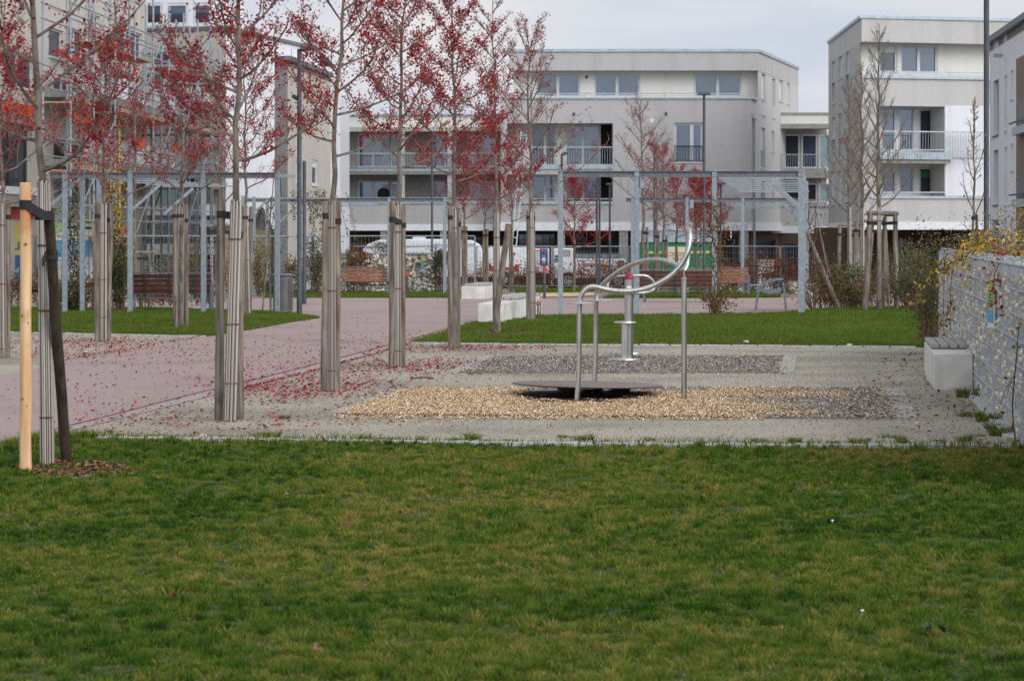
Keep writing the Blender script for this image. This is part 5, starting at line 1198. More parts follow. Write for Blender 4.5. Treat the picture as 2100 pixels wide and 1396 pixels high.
q = MB(); q.quad((f2.x, f2.y, -.85), (f2.x + 9, f2.y + 1, -.85), (f2.x + 9, f2.y + 1, zc), (f2.x, f2.y, zc)); q.quad((f2.x + 9, f2.y + 1, -.85), (e.x + 9, e.y + 1, -.85), (e.x + 9, e.y + 1, zc), (f2.x + 9, f2.y + 1, zc)); q.build('end_wall', M['whiterender'], R)
q = MB(); c = w.p(w.u(2062), -.25, w.z(115, w.u(2062))); q.box(c.x, c.y, c.z - .05, c.z + .07, .3, .2); q.build('wall_light', M['galv'], R)
q = MB(); q.tube([w.p(.15, -.1, zc - 1.2), w.p(.15, -.1, -.8)], .05, 8); q.build('downpipe', M['glassgreen'], R)

# ---- tan house and the white house behind it
R = thing('tan_house', 'tan rendered house with shuttered windows beside the tall lamp post', 'house', (-7.7, 100, -.5))
fw_ = Wall((563, 97), (590, 96)); sw_ = Wall((590, 96), (678, 106.5)); ze = W(0, 124, 96).z
ops = wins(R, sw_, [(640, 652, 328, 380, dict(blind=.3)), (610, 618, 165, 250, dict(blind=.5)), (642, 652, 205, 247, dict(blind=.4)), (638, 650, 475, 545, dict(blind=.1)), (607, 613, 325, 375), (607, 613, 480, 560)], depth=.1, fw=.09)
q = MB(); facade(q, sw_, 0, sw_.L, -.85, ze, ops); q.build('wall', M['tanrender'], R)
q = MB(); facade(q, fw_, 0, fw_.L, -.85, ze, []); q.build('end_wall', M['greyrender'], R)  # shaded end face of the tan house, shade put into the grey colour
q = MB(); q.prism([tuple(fw_.P0), tuple(sw_.P0), tuple(sw_.P1), tuple(fw_.P0 + sw_.P1 - sw_.P0)], ze - .2, ze + .001); q.build('roof', M['slabgrey'], R)
q = MB(); q.beam(sw_.p(-.05, -.02, ze + .08), sw_.p(sw_.L, -.02, ze + .08), .22, .16); q.beam(fw_.p(-.05, -.02, ze + .08), fw_.p(fw_.L, -.02, ze + .08), .22, .16); q.build('roof_cap', M['galvdark'], R)
c = Wall((676, 106.6), (698, 106.6)); slabbox(R, 'white_pier', 'white', c, 0, c.L, -.85, W(0, 190, 106).z, -.02, 6)
q = MB(); q.tube([c.p(-.15, -.12, W(0, 165, 106).z), c.p(-.15, -.12, -.8)], .055, 8); wbox(q, c, -.32, .03, W(0, 180, 106).z, W(0, 165, 106).z, -.3, -.05); q.build('downpipe', M['rail'], R)
R = thing('white_house', 'tall white house with set back upper storey behind the red trees and scaffolding', 'apartment block', (-14, 120, -.8), 'new apartment houses')
f_ = Wall((225, 120), (463, 118)); s_ = Wall((463, 118), (655, 121.5)); zr = W(0, 60, 118).z; zr2 = W(0, 104, 121.5).z; z = lambda py, D=119: H - (py - 480) * D / F
ops = wins(R, f_, [(300, 395, 108, 135, dict(gm='glassdark')), (280, 430, 230, 262, dict(gm='glassgreen', fm='anth')), (270, 335, 150, 190, dict(gm='glassdark'))], depth=.3)
q = MB(); facade(q, f_, 0, f_.L, -.85, zr, ops); q.build('wall', M['tanrender'], R)
q = MB(); q.quad(s_.p(0, 0, -.85), s_.p(s_.L, 0, -.85), s_.p(s_.L, 0, zr2), s_.p(0, 0, zr)); q.build('side_wall', M['whiterender'], R)
q = MB(); q.add([(*f_.P0, zr), (*s_.P0, zr), (*s_.P1, zr2), (s_.P1.x, 134, zr2), (f_.P0.x, 134, zr)], [(0, 1, 4), (1, 2, 3), (1, 3, 4)]); q.build('roof', M['slabgrey'], R)
q = MB(); q.beam(f_.p(-.05, -.02, zr + .06), f_.p(f_.L, -.02, zr + .06), .2, .14); q.beam(s_.p(0, -.02, zr + .06), s_.p(s_.L, -.02, zr2 + .06), .2, .14); q.build('roof_cap', M['galvdark'], R)
t_ = Wall((228, 121.5), (432, 120)); zt2 = W(0, -40, 120).z
back(R, t_, 0, t_.L, zr, zt2, [(296, 334, 6, 53, dict(gm='glassdark', n=1)), (342, 386, 6, 53), (394, 434, 6, 53)], 'whiterender', depth=.08, fw=.14)
t2 = Wall((462, 120.5), (640, 124)); q = MB(); facade(q, t2, 0, t2.L * .2, zr, zt2, []); q.build('upper_side_wall', M['whiterender'], R)
t3 = Wall((432, 120), (462, 120.5)); q = MB(); facade(q, t3, 0, t3.L, zr, zt2, []); q.prism([tuple(t_.P0), tuple(t_.P1), tuple(t3.P1), tuple(t2.P0 + t2.d * 4), (t_.P0.x, 128)], zt2 - .1, zt2 + .05); q.build('upper_end_wall', M['whiterender'], R)
for y in (190, 420, 500):
    a = f_.rect(268, 440, y, y + 22); slabbox(R, 'balcony_band', 'creamrender', f_, *a, -1.0, -.003)
a = f_.rect(300, 440, 250, 292); slabbox(R, 'glass_balustrade', 'glassgreen', f_, *a, -1.05, -1.0)
a = f_.rect(285, 420, 376, 420); slabbox(R, 'glass_balustrade', 'glassgreen', f_, *a, -1.05, -1.0)
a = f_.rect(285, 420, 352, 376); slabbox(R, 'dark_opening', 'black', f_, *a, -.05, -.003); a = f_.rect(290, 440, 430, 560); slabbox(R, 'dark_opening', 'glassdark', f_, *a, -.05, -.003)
slabbox(R, 'white_band', 'white', f_, f_.rect(270, 460, 290, 300)[0], f_.L, z(303), z(291), -.3, -.003); slabbox(R, 'white_band', 'white', f_, f_.rect(270, 460, 290, 300)[0], f_.L, z(459), z(451), -.3, -.003)

# ---- house under scaffolding
R = thing('unfinished_house', 'unfinished house behind scaffolding with white balcony parapets and dark windows', 'apartment block', (-15.5, 100, -.4), 'new apartment houses')
w = Wall((-60, 86), (300, 116)); 
def pz(py, px): return w.z(py, w.u(px))
ops = wins(R, w, [(-40, 66, 250, 384, dict(gm='glassdark', fm='anth', n=3, depth=.25)), (110, 170, 290, 420, dict(gm='glassdark', splits=[.5])), (215, 262, 270, 340, dict(gm='glass', splits=[.4], fw=.16)), (100, 130, 60, 120, dict(gm='glassdark')), (180, 205, 30, 60), (205, 225, 100, 150, dict(gm='glassdark')), (228, 292, 150, 196, dict(gm='glassdark', n=3)), (110, 172, 168, 220, dict(gm='glassdark', n=3)), (180, 208, 170, 232, dict(gm='glassdark')), (140, 172, 60, 122, dict(gm='glassdark', n=2)), (10, 70, 110, 180, dict(gm='glassdark', n=2)), (232, 292, 60, 118, dict(gm='glassdark', n=2)), (180, 208, 290, 390, dict(gm='glassdark'))], depth=.15)
q = MB(); facade(q, w, 0, w.L, -.85, 12, ops); q.build('wall', M['tanrender'], R)
q = MB(); q.prism([tuple(w.P0), tuple(w.P1), (w.P1.x - 12, w.P1.y + 2), (w.P0.x - 12, w.P0.y)], 11.8, 12.01); q.build('roof', M['slabgrey'], R)
q = MB(); facade(q, Wall((-260, 86), (-60, 86)), 0, 3.2, -.85, 12, []); q.build('end_wall', M['tanrender'], R)
u0, u1 = w.u(100), w.u(290)
for k, (zb, name) in enumerate(((6.75, 1), (4.35, 1))):
    slabbox(R, 'balcony_parapet', 'whiterender', w, w.L * (.30 + .05 * k), w.L * 1.02, zb, zb + .85, -1.6, -1.45)
    slabbox(R, 'balcony_slab', 'slabgrey', w, w.L * (.30 + .05 * k), w.L * 1.02, zb - .25, zb, -1.6, -.003)
slabbox(R, 'white_ledge', 'white', w, -.1, w.u(75), pz(400, 30), pz(385, 30), -.5, -.003); slabbox(R, 'concrete_ledge', 'slabgrey', w, -.1, w.u(110), pz(425, 30), pz(400, 30) - .004, -.45, -.003)
slabbox(R, 'red_panel', 'red', w, w.u(-20), w.u(66), pz(448, 30), pz(426, 30), -.08, -.003)
for rc in ((-30, 62, 212, 236), (184, 262, 236, 252), (100, 150, 112, 122)): a = w.rect(*rc); slabbox(R, 'orange_net', 'orange' if rc[2] > 200 else 'red', w, *a, -.35, -.3)
# scaffold in front of it
S = thing('scaffold', 'steel scaffold with plank decks and orange netting wrapped round the unfinished house', 'scaffold', (-13, 100, -.4))
sf = w.off(-2.2); sb = w.off(-3.1); zt_ = 10.5
ups = [w.L * t for t in (.02, .14, .26, .38, .5, .61, .72, .83, .94, 1.05, 1.16, 1.27)]
for i, u in enumerate(ups):
    for o_ in (sf, sb):
        b = o_.p(u, 0, 0); q = MB(); q.tube([(b.x, b.y, gz(b.y)), (b.x, b.y, zt_)], .04, 8); q.build('upright', M['galv'], S)
for k, zd in enumerate((1.6, 3.7, 5.9, 8.1)):
    for o_ in (sf, sb):
        for dz in (.5, 1.0):
            q = MB(); q.tube([o_.p(ups[0] - .3, 0, zd + dz), o_.p(ups[-1] + .3, 0, zd + dz)], .03, 6); q.build('guard_rail', M['galv'], S)
    for i, (a, b) in enumerate(zip(ups, ups[1:])):
        if (i + k) % 4 == 3: continue
        q = MB(); c = (Vector(sf.p(a, 0, zd)) + Vector(sb.p(a, 0, zd))) / 2; d2 = (Vector(sf.p(b, 0, zd)) + Vector(sb.p(b, 0, zd))) / 2; q.beam(c, d2, .85, .06); q.build('plank_deck', M['plank'], S)
        if k in (1, 2): q = MB(); q.beam(sb.p(a, -.05, zd + .12), sb.p(b, -.05, zd + .12), .03, .16); q.build('toe_board', M['plank'], S)
    for i in range(0, 10, 3):
        q = MB(); q.tube([sb.p(ups[i + (k % 2)], -.06, zd + .1), sb.p(ups[i + 1 + (k % 2)], -.06, zd + 2.1)], .028, 6); q.build('brace', M['galv'], S)
for a, b, z0, z1 in ((ups[0], ups[1] - .5, 5.25, 5.6), (ups[3], ups[3] + 1.6, 4.75, 5.15), (ups[5], ups[5] + 1.5, 4.8, 5.15), (ups[2], ups[2] + 1.5, 1.35, 1.9)):
    q = MB(); q.hexa([sb.p(u, o_, zz) for zz in (z0, z1) for u, o_ in ((a + .1, -.1), (b - .2, -.1), (b - .2, -.12), (a + .1, -.12))]); q.build('orange_tarp', M['orange'], S)
for u in (ups[3] + .2, ups[5]): q = MB(); q.tube([sf.p(u, -.3, 1.4), sf.p(u - .1, -.3, 5.8)], .06, 8); q.build('rubble_pipe', M['yellowpipe'], S)
# second scaffold bay on the facade that faces us
S = thing('scaffold', 'scaffold bay with braces on the facade facing the path, in front of the greenish glass', 'scaffold', (-14, 116, -.8))
g_ = Wall((275, 116), (450, 115)); g2 = g_.off(-.8)
for k in range(6):
    for o_ in (g_, g2):
        b = o_.p(g_.L * k / 5, 0, 0); q = MB(); q.tube([(b.x, b.y, gz(b.y)), (b.x, b.y, 9.6)], .035, 8); q.build('upright', M['galv'], S)
for zd in (1.4, 3.6, 5.9, 8.0):
    q = MB(); q.beam(g_.p(0, -.4, zd), g_.p(g_.L, -.4, zd), .8, .06); q.build('plank_deck', M['plank'] if zd in (3.6, 5.9) else M['galvdark'], S)
    for dz in (.5, 1.0): q = MB(); q.tube([g2.p(-.2, 0, zd + dz), g2.p(g_.L + .3, 0, zd + dz)], .026, 6); q.build('guard_rail', M['galv'], S)
for k, zd in enumerate((1.4, 3.6, 5.9)): q = MB(); q.tube([g2.p(g_.L * (k + 1) / 5, -.05, zd), g2.p(g_.L * (k + 2) / 5, -.05, zd + 2.1)], .028, 6); q.build('brace', M['anth'], S)

# small yellow walled shed with a pitched roof
R = thing('site_hut', 'small sand coloured hut with pitched roof between the pergolas', 'hut', (-9.9, 101, -.6))
w = Wall((455, 101), (556, 101)); zz = W(0, 470, 101).z
q = MB(); q.hexa([w.p(u, o_, z_) for z_ in (-.7, zz) for u, o_ in ((0, 0), (w.L, 0), (w.L, 3), (0, 3))]); a, b = w.p(w.L * .62, 0, zz), w.p(w.L, 0, zz); q.build('wall', M['sandwall'], R)
q = MB(); m_ = w.p(w.L * .8, -.1, zz + .85)
q.beam(w.p(w.L * .58, -.1, zz - .05), m_, .12, .1); q.beam(m_, w.p(w.L * 1.03, -.1, zz - .05), .12, .1); q.add([w.p(w.L * .6, -.02, zz), w.p(w.L, -.02, zz), m_ + Vector((0, .08, -.05))], [(0, 1, 2)]); q.hexa([w.p(u, o_, z_) for u, z_, o_ in ((-.1, zz - .05, -.1), (w.L * .6, zz - .05, -.1), (w.L * .6, zz - .05, 3), (-.1, zz - .05, 3), (-.1, zz + .1, -.1), (w.L * .6, zz + .1, -.1), (w.L * .6, zz + .1, 3), (-.1, zz + .1, 3))]); q.build('roof', M['slabgrey'], R)
# ================================================================ vehicles, container, banners, fence
def rounded(x0, x1, z0, z1, r, n=5):
    out = []
    for cx, cz, a0 in ((x1 - r, z1 - r, 0), (x0 + r, z1 - r, 90), (x0 + r, z0 + r, 180), (x1 - r, z0 + r, 270)):
        for i in range(n + 1): a = math.radians(a0 + 90 * i / n); out.append((cx + r * math.cos(a), cz + r * math.sin(a)))
    return out
def side_body(mb, outline, y0, y1):   # outline in x, z, extruded in depth
    n = len(outline); vs = [(x, y0, z) for x, z in outline] + [(x, y1, z) for x, z in outline]
    mb.add(vs, [tuple(range(n)), tuple(range(n, 2 * n))[::-1]] + [(i, i + n, (i + 1) % n + n, (i + 1) % n) for i in range(n)])
def wheel(root, x, y, z, r):
    q = MB(); q.tube([(x, y - .09, z), (x, y + .09, z)], r, 20); t = q.build('wheel', M['black'], root, smooth=True)
    q = MB(); q.tube([(x, y - .1, z), (x, y - .08, z)], r * .6, 14); q.build('rim', M['rail'], t)
D = 120; k = D / F; gzv = gz(D)
X = lambda px: (px - 1050) * k
Zp = lambda py: H - (py - 480) * k
R = thing('caravan', 'white caravan with rounded roof parked behind the far stone wall', 'caravan', (X(866), D, gzv))
o1 = [(X(738), gzv + .5), (X(736), Zp(535)), (X(740), Zp(515)), (X(755), Zp(500)), (X(778), Zp(492)), (X(860), Zp(490)), (X(940), Zp(491)), (X(968), Zp(493)), (X(984), Zp(502)), (X(991), Zp(520)), (X(993), Zp(560)), (X(990), gzv + .5)]
q = MB(); side_body(q, o1, D, D + 2.2); q.build('body', M['white'], R, smooth=True, bevel=.06)
q = MB(); q.beam((X(748), D - .012, Zp(508)), (X(975), D - .012, Zp(501)), .02, .07); q.build('trim_stripe', M['rail'], R)
for a, b in ((790, 820), (890, 930)): q = MB(); side_body(q, rounded(X(a), X(b), Zp(536), Zp(515), .1), D - .02, D); q.build('window', M['glassdark'], R)
q = MB(); q.box(X(858), D + 1, Zp(490), Zp(486), .6, .5, 0); q.build('roof_hatch', M['white'], R, bevel=.03)
wheel(R, X(850), D + .1, gzv + .32, .32)
R = thing('delivery_truck', 'white box truck with dark blue poster and red stripe behind the fence', 'truck', (X(1040), D, gzv))
q = MB(); side_body(q, rounded(X(1000), X(1094), gzv + .55, Zp(507), .1), D, D + 2.2); q.build('box_body', M['white'], R)
q = MB(); q.beam((X(1003), D - .012, Zp(548)), (X(1064), D - .012, Zp(548)), .02, .26); q.build('red_stripe', M['red'], R)
q = MB(); side_body(q, rounded(X(1002), X(1063), Zp(548), Zp(506), .35), D - .03, D - .005); q.build('cab_door', M['white'], R)
q = MB(); side_body(q, rounded(X(1048), X(1057), Zp(524), Zp(518), .05), D - .06, D - .032); q.build('red_mark', M['red'], R)
wheel(R, X(1030), D, gzv + .4, .4)
# poster on the truck side: blue night with a white ray burst
q = MB(); q.quad((X(1107), D - .04, Zp(545)), (X(1123), D - .04, Zp(545)), (X(1123), D - .04, Zp(510)), (X(1107), D - .04, Zp(510)))
R = thing('billboard', 'white notice board on the fence carrying a dark blue poster with a white ray burst', 'notice board', (X(1110), D - .3, gzv))
q = MB(); q.hexa([(X(x), D - .3 + y, Zp(z)) for z in (560, 509) for x, y in ((1095, 0), (1126, 0), (1126, .04), (1095, .04))]); q.build('board', M['white'], R)
q = MB(); q.hexa([(X(x), D - .3 + y, Zp(z)) for z in (545, 510) for x, y in ((1107, -.02), (1123, -.02), (1123, -.003), (1107, -.003))]); p_ = q.build('poster', M['navy'], R)
q = MB(); c = Vector((X(1115), D - .335, Zp(532)))
for i in range(14):
    a = 2 * PI * i / 14; d_ = Vector((math.cos(a), 0, math.sin(a))); s_ = Vector((-math.sin(a), 0, math.cos(a))); r2 = .165 if abs(d_.x) > .6 else .3
    q.add([c + s_ * .016, c - s_ * .016, c + d_ * r2], [(0, 1, 2)])
q.tube([c + Vector((0, -.004, 0)), c], .07, 14); q.build('ray_burst', M['white'], p_)
q = MB(); q.beam((X(1097), D - .33, Zp(514)), (X(1122), D - .33, Zp(514)), .01, .05); q.build('orange_line', M['orange'], R)
q = MB()
for i in range(5): q.beam((X(1097.5), D - .31, Zp(520 + 4.5 * i)), (X(1105), D - .31, Zp(520 + 4.5 * i)), .01, .035)
q.build('text_line', M['rail'], R)
R = thing('service_truck', 'low white service truck with dark roof rack and orange lettering behind the rust coloured hedge', 'truck', (X(1210), D, gzv))
q = MB(); side_body(q, [(X(1136), gzv + .45), (X(1136), Zp(509)), (X(1176), Zp(509)), (X(1177), Zp(530)), (X(1281), Zp(531)), (X(1290), Zp(545)), (X(1293), Zp(556)), (X(1293), gzv + .45)], D, D + 2); q.build('body', M['white'], R, bevel=.04)
q = MB(); side_body(q, rounded(X(1182), X(1277), Zp(529), Zp(521), .03), D + .2, D + 1.8); q.build('roof_load', M['galvdark'], R)
q = MB()
for i in range(6): x = X(1184 + 18 * i); q.beam((x, D, Zp(532)), (x, D, Zp(520)), .03, .03)
q.beam((X(1182), D, Zp(534)), (X(1280), D, Zp(534)), .03, .04); q.build('rack', M['rail'], R)
q = MB(); side_body(q, rounded(X(1266), X(1280), Zp(548), Zp(535), .05), D - .02, D - .002); q.build('side_window', M['brownpanel'], R)
q = MB(); side_body(q, rounded(X(1282), X(1291), Zp(550), Zp(538), .04), D - .02, D - .002); q.build('side_window', M['glassdark'], R)
q = MB(); q.beam((X(1206), D - .015, Zp(544)), (X(1255), D - .015, Zp(545)), .01, .09); q.build('orange_stripe', M['orange'], R)
for a, b, y0, y1, mm in ((1138, 1146, 523, 528, 'navy'), (1136, 1147, 529, 538, 'galvdark'), (1155, 1170, 512, 526, 'slabgrey')): q = MB(); side_body(q, rounded(X(a), X(b), Zp(y1), Zp(y0), .02), D - .02, D - .002); q.build('sticker', M[mm], R)
wheel(R, X(1165), D, gzv + .36, .36); wheel(R, X(1268), D, gzv + .36, .36)

D2 = 116; k2 = D2 / F; X2 = lambda px: (px - 1050) * k2; Z2 = lambda py: H - (py - 480) * k2
R = thing('site_container', 'green site container with corrugated grey barrel roof and cream sign panel', 'container', (X2(1392), D2, gz(D2)))
q = MB(); q.hexa([(X2(x), D2 + y, z) for z in (gz(D2) + .1, Z2(496)) for x, y in ((1313, 0), (1471, 0), (1471, 2.4), (1313, 2.4))]); q.build('body', M['green'], R)
q = MB(); n = 70; zb, zt3 = Z2(497), Z2(475)
for i in range(n):
    x0 = X2(1311) + (X2(1473) - X2(1311)) * i / n; w_ = (X2(1473) - X2(1311)) / n; pts = [(x0 + w_ / 2, D2 - .08 + 1.25 * (1 - math.cos(a)), zb + (zt3 - zb) * math.sin(a)) for a in [PI * j / 10 for j in range(11)]]
    q.tube(pts, w_ * .62, 6)
q.build('barrel_roof', M['rail'], R, smooth=True)
q = MB(); q.beam((X2(1316), D2 - .02, Z2(518)), (X2(1471), D2 - .02, Z2(517)), .02, .1); q.build('yellow_stripe', M['yellow'], R)
q = MB(); q.hexa([(X2(x), D2 + y, Z2(z)) for z in (541, 506) for x, y in ((1367, -.06), (1408, -.06), (1408, -.03), (1367, -.03))]); sg = q.build('sign_panel', M['creampaint'], R)
text('Team Grün', .15, (X2(1373), D2 - .066, Z2(521.5)), (1, 0, 0), M['print'], sg); text('Partner', .14, (X2(1379), D2 - .066, Z2(532.5)), (1, 0, 0), M['print'], sg)
q = MB(); q.beam((X2(1368), D2 - .068, Z2(524.5)), (X2(1407), D2 - .068, Z2(524.5)), .01, .03); q.beam((X2(1369.5), D2 - .068, Z2(522)), (X2(1369.5), D2 - .068, Z2(514)), .01, .05); q.build('sign_mark', M['orange'], sg)
q = MB()
for i in range(34): x = X2(1316 + 4.6 * i); q.beam((x, D2 - .012, gz(D2) + .15), (x, D2 - .012, Z2(521)), .03, .03)
q.build('side_rib', M['green'], R)

# ladder leaning on the building
o = W(1050, 500, 122); R = thing('ladder', 'long aluminium ladder leaning against the gallery wing', 'ladder', GX(1050, 121))
A, B, A2, B2 = W(1047, 545, 121), W(1069, 270, 125.5), W(1055, 546, 121), W(1081, 271, 125.5)
for a, b in ((A, B), (A2, B2)): q = MB(); q.beam(a, b, .05, .07); q.build('rail', M['alu'], R)
q = MB()
for i in range(17): t = (i + .5) / 17; q.beam(A.lerp(B, t), A2.lerp(B2, t), .05, .05)
q.build('rungs', M['alu'], R)

# banners on the fence at the image edge
def banner(label, x0, x1, y0, y1, D, parts, texts):
    R = thing('banner', label, 'banner', GX((x0 + x1) / 2, D), 'printed banners on the fence')
    for i, (a, b, m_) in enumerate(parts):
        q = MB(); q.hexa([W(x, y, D + d_) for y in (y0 + (y1 - y0) * b, y0 + (y1 - y0) * a) for x, d_ in ((x0, 0), (x1, 0), (x1, .03), (x0, .03))]); q.build('print', M[m_], R)
    for s, sz, px, py, m_ in texts: text(s, sz, W(px, py, D - .02), (1, 0, 0), M[m_], R)
    return R
banner('yellow and blue banner with a big blue letter u behind the fresh stake', -40, 62, 455, 586, 92, ((0, .52, 'yellow'), (.52, 1, 'blue')), (('a', .62, -8, 512, 'blue'), ('u', .62, 24, 512, 'blue'), ('u.d', .26, 20, 559, 'white')))
banner('pale green, white and sky blue banner with a house picture behind the braced pergola', 108, 190, 455, 600, 94, ((0, .16, 'palegreen'), (.16, .26, 'white'), (.26, .5, 'skyblue'), (.5, .86, 'white'), (.86, .93, 'evergreen'), (.93, 1, 'white')), (('NEN', .19, 109, 474, 'white'), ('F', .19, 141, 474, 'white')))

# mesh fence panels
def fencepanel(px, D, ln, h):
    o = GX(px, D); R = thing('fence_panel', 'galvanised mesh construction fence panel behind the hedge', 'fence panel', o, 'construction fence panels')
    q = MB()
    for x in (0, ln): q.tube([o + Vector((x, 0, .02)), o + Vector((x, 0, h))], .026, 6)
    q.tube([o + Vector((0, 0, h)), o + Vector((ln, 0, h))], .022, 6); q.tube([o + Vector((0, 0, .12)), o + Vector((ln, 0, .12))], .02, 6); q.build('frame', M['rail'], R)
    q = MB()
    for i in range(1, 24): x = ln * i / 24; q.beam(o + Vector((x, 0, .12)), o + Vector((x, 0, h)), .006, .006)
    for i in range(1, 7): q.beam(o + Vector((0, 0, h * i / 7)), o + Vector((ln, 0, h * i / 7)), .006, .006)
    q.build('mesh', M['rail'], R)
    for x in (0, ln): q = MB(); q.box(o.x + x, o.y, o.z, o.z + .13, .5, .22, 0); q.build('foot_block', M['slabgrey'], R, bevel=.02)
    return R
fp = fencepanel(666, 118.5, 3.3, 1.86); o0 = Vector(fp.location)
for i in range(1, 15):
    c = copy_tree(fp); c.location = o0 + Vector((3.36 * i, 0, 0))
fp2 = fencepanel(255, 93, 3.0, 1.95); fp2['label'] = 'galvanised mesh construction fence panel in front of the scaffolding'; fp2['group'] = 'fence panels before the scaffolding'
for i in range(1, 4): c = copy_tree(fp2); c.location = Vector(fp2.location) + Vector((3.05 * i, .05 * i, 0))
c = copy_tree(fp2); c.location = Vector(fp2.location) - Vector((3.05, 0, 0)); c = copy_tree(fp2); c.location = Vector(fp2.location) - Vector((6.1, 0, 0))
o = GX(1570, 96); R = thing('meter_cabinet', 'pale grey meter cabinet in the rust coloured shrubs near the fence', 'cabinet', o)
q = MB(); q.box(o.x, o.y, o.z, W(0, 536, 96).z, .58, .35, 0); q.build('body', M['tile'], R, bevel=.015); q = MB(); q.box(o.x, o.y, W(0, 536, 96).z, W(0, 533, 96).z, .64, .42, 0); q.build('lid', M['tile'], R, bevel=.01)
q = MB(); q.box(o.x, o.y - .18, o.z + .1, W(0, 540, 96).z, .5, .012, 0); q.build('door', M['concrete'], R)

# ================================================================ shrubs and climbers
def shrub(label, px, D, wd, h, mt, n, lsz, seed, cat='shrub', group=None, name='shrub', dp=None, z0=0, stems=7, dense=.5, loc=None, mix=None):
    o = Vector(loc) if loc else GX(px, D) + Vector((0, 0, z0)); R = thing(name, label, cat, o, group); r = np.random.default_rng(seed); rr = random.Random(seed); dp = dp or wd
    q = MB(); tips = []
    for i in range(stems):
        a = rr.uniform(0, 2 * PI); f = rr.uniform(.1, .95); t = o + Vector((math.cos(a) * wd * .5 * f, math.sin(a) * dp * .5 * f, h * rr.uniform(.65, 1.08)))
        b = o + Vector((math.cos(a) * wd * .12, math.sin(a) * dp * .12, -.02)); m_ = b.lerp(t, .55) + Vector((rr.uniform(-.1, .1) * wd, rr.uniform(-.1, .1) * wd, .06 * h))
        q.tube([b, m_, t], [.012, .008, .004], 4, cap=False); tips += [b.lerp(t, .35), m_, m_.lerp(t, .5), t]
        for _ in range(3):
            s = m_.lerp(t, rr.random()); e = s + Vector((rr.uniform(-.22, .22) * wd, rr.uniform(-.22, .22) * dp, rr.uniform(0, .25) * h)); q.tube([s, e], [.005, .003], 3, cap=False); tips.append(e)
    q.build('stem', M['twig'], R)
    T = np.array([tuple(t) for t in tips]); P = T[r.integers(0, len(T), n)] + r.normal(size=(n, 3)) * np.array([wd * .13, dp * .13, h * .10]) * (1.4 - dense)
    P[:, 2] = np.maximum(P[:, 2], o.z + .02)
    if mix:
        k = int(n * mix[1]); cards('leaves', P[:k], lsz, M[mix[0]], R, seed=seed + 1); P = P[k:]
    cards('leaves', P, lsz, M[mt], R, seed=seed)
    return R
HG = 'rust coloured hedge plants before the fence'
HL = 'rust and red leaved hedge plant in front of the construction fence'
hp = shrub(HL, 1000, 112, 1.3, 1.0, 'rust', 430, .075, 301, group=HG, name='hedge_plant', mix=('dry', .35))
hq = shrub(HL, 1032, 113, 1.2, .8, 'rust', 380, .075, 302, group=HG, name='hedge_plant', mix=('olive', .4))
for i, px in enumerate((968, 1018, 1060, 1084, 1104, 1138, 1160, 1184, 1208, 1232, 1254, 1276, 1296, 1310)):
    c = copy_tree(hp if i % 2 else hq); D = 112 + rnd.uniform(-2, 2); c.location = GX(px, D); c.rotation_euler.z = i * 1.1; s = rnd.uniform(.75, 1.15); c.scale = (s, s, s)
R2 = 'rust leaved shrubs by the meter cabinet'
for i, (px, D, h) in enumerate(((1500, 100, 1.0), (1536, 98, 1.15), (1556, 94, 1.05), (1590, 94, .9), (1612, 97, 1.2), (1632, 99, 1.0))):
    shrub('rust red leaved shrub around the meter cabinet behind the bicycle racks', px, D, 1.1, h, 'rust', 340, .08, 320 + i, group=R2, mix=('dry', .35), dense=.6)
# climbers on pergola posts
def climber(label, px, D, z0, z1, wd, mt, n, lsz, seed, mix=None, base=0):
    o = GX(px, D); R = thing('climbing_plant', label, 'climbing plant', o, None); rr = random.Random(seed); r = np.random.default_rng(seed); q = MB(); pts = []
    for s in range(4):
        a0 = rr.uniform(0, 6); P = [o + Vector((.09 * math.cos(a0 + t * 5) + rr.uniform(-.05, .05), .09 * math.sin(a0 + t * 5), (z1) * t)) for t in [i / 12 for i in range(13)]]; q.tube(P, .009, 4, cap=False); pts += [p for p in P if p.z - o.z >= z0]
    if base:
        for s in range(16): a = rr.uniform(0, 2 * PI); t = o + Vector((math.cos(a) * base * rr.uniform(.4, 1), math.sin(a) * base * .6, base * rr.uniform(.4, 1.5))); q.tube([o, o.lerp(t, .5) + Vector((0, 0, .1)), t], [.008, .006, .003], 4, cap=False); pts += [o.lerp(t, .6), t, t]
    q.build('stem', M['twig'], R); T = np.array([tuple(p) for p in pts]); P = T[r.integers(0, len(T), n)] + r.normal(size=(n, 3)) * np.array([wd, wd, .1]); P[:, 2] = np.maximum(P[:, 2], o.z + .03)
    if mix: k = int(n * mix[1]); cards('leaves', P[:k], lsz, M[mix[0]], R, seed=seed + 5); P = P[k:]
    cards('leaves', P, lsz, M[mt], R, seed=seed); return R
climber('autumn coloured climber with bushy foot on the third post of the near pergola', 1466, 55.6, .9, 2.3, .11, 'olive', 1300, .055, 401, ('rust', .3), base=.42)
climber('climber with drooping shoots around the tilted poles beside the wide pergola post', 1666, 60, .3, 2.4, .2, 'olive', 420, .06, 402, ('rust', .4), base=.5)
climber('dense dark climber on the second braced pergola post', 150, 58.8, .1, 2.5, .13, 'evergreen', 1900, .06, 403, ('olive', .4), base=.35)
climber('yellow and green climber below the lattice of the braced pergola', 236, 60.2, .8, 2.9, .14, 'gold', 750, .08, 404, ('evergreen', .4))
climber('climber on the far pergola behind the lamp post', 558, 82, .1, 2.9, .2, 'olive', 1000, .07, 405, ('evergreen', .4), base=.4)
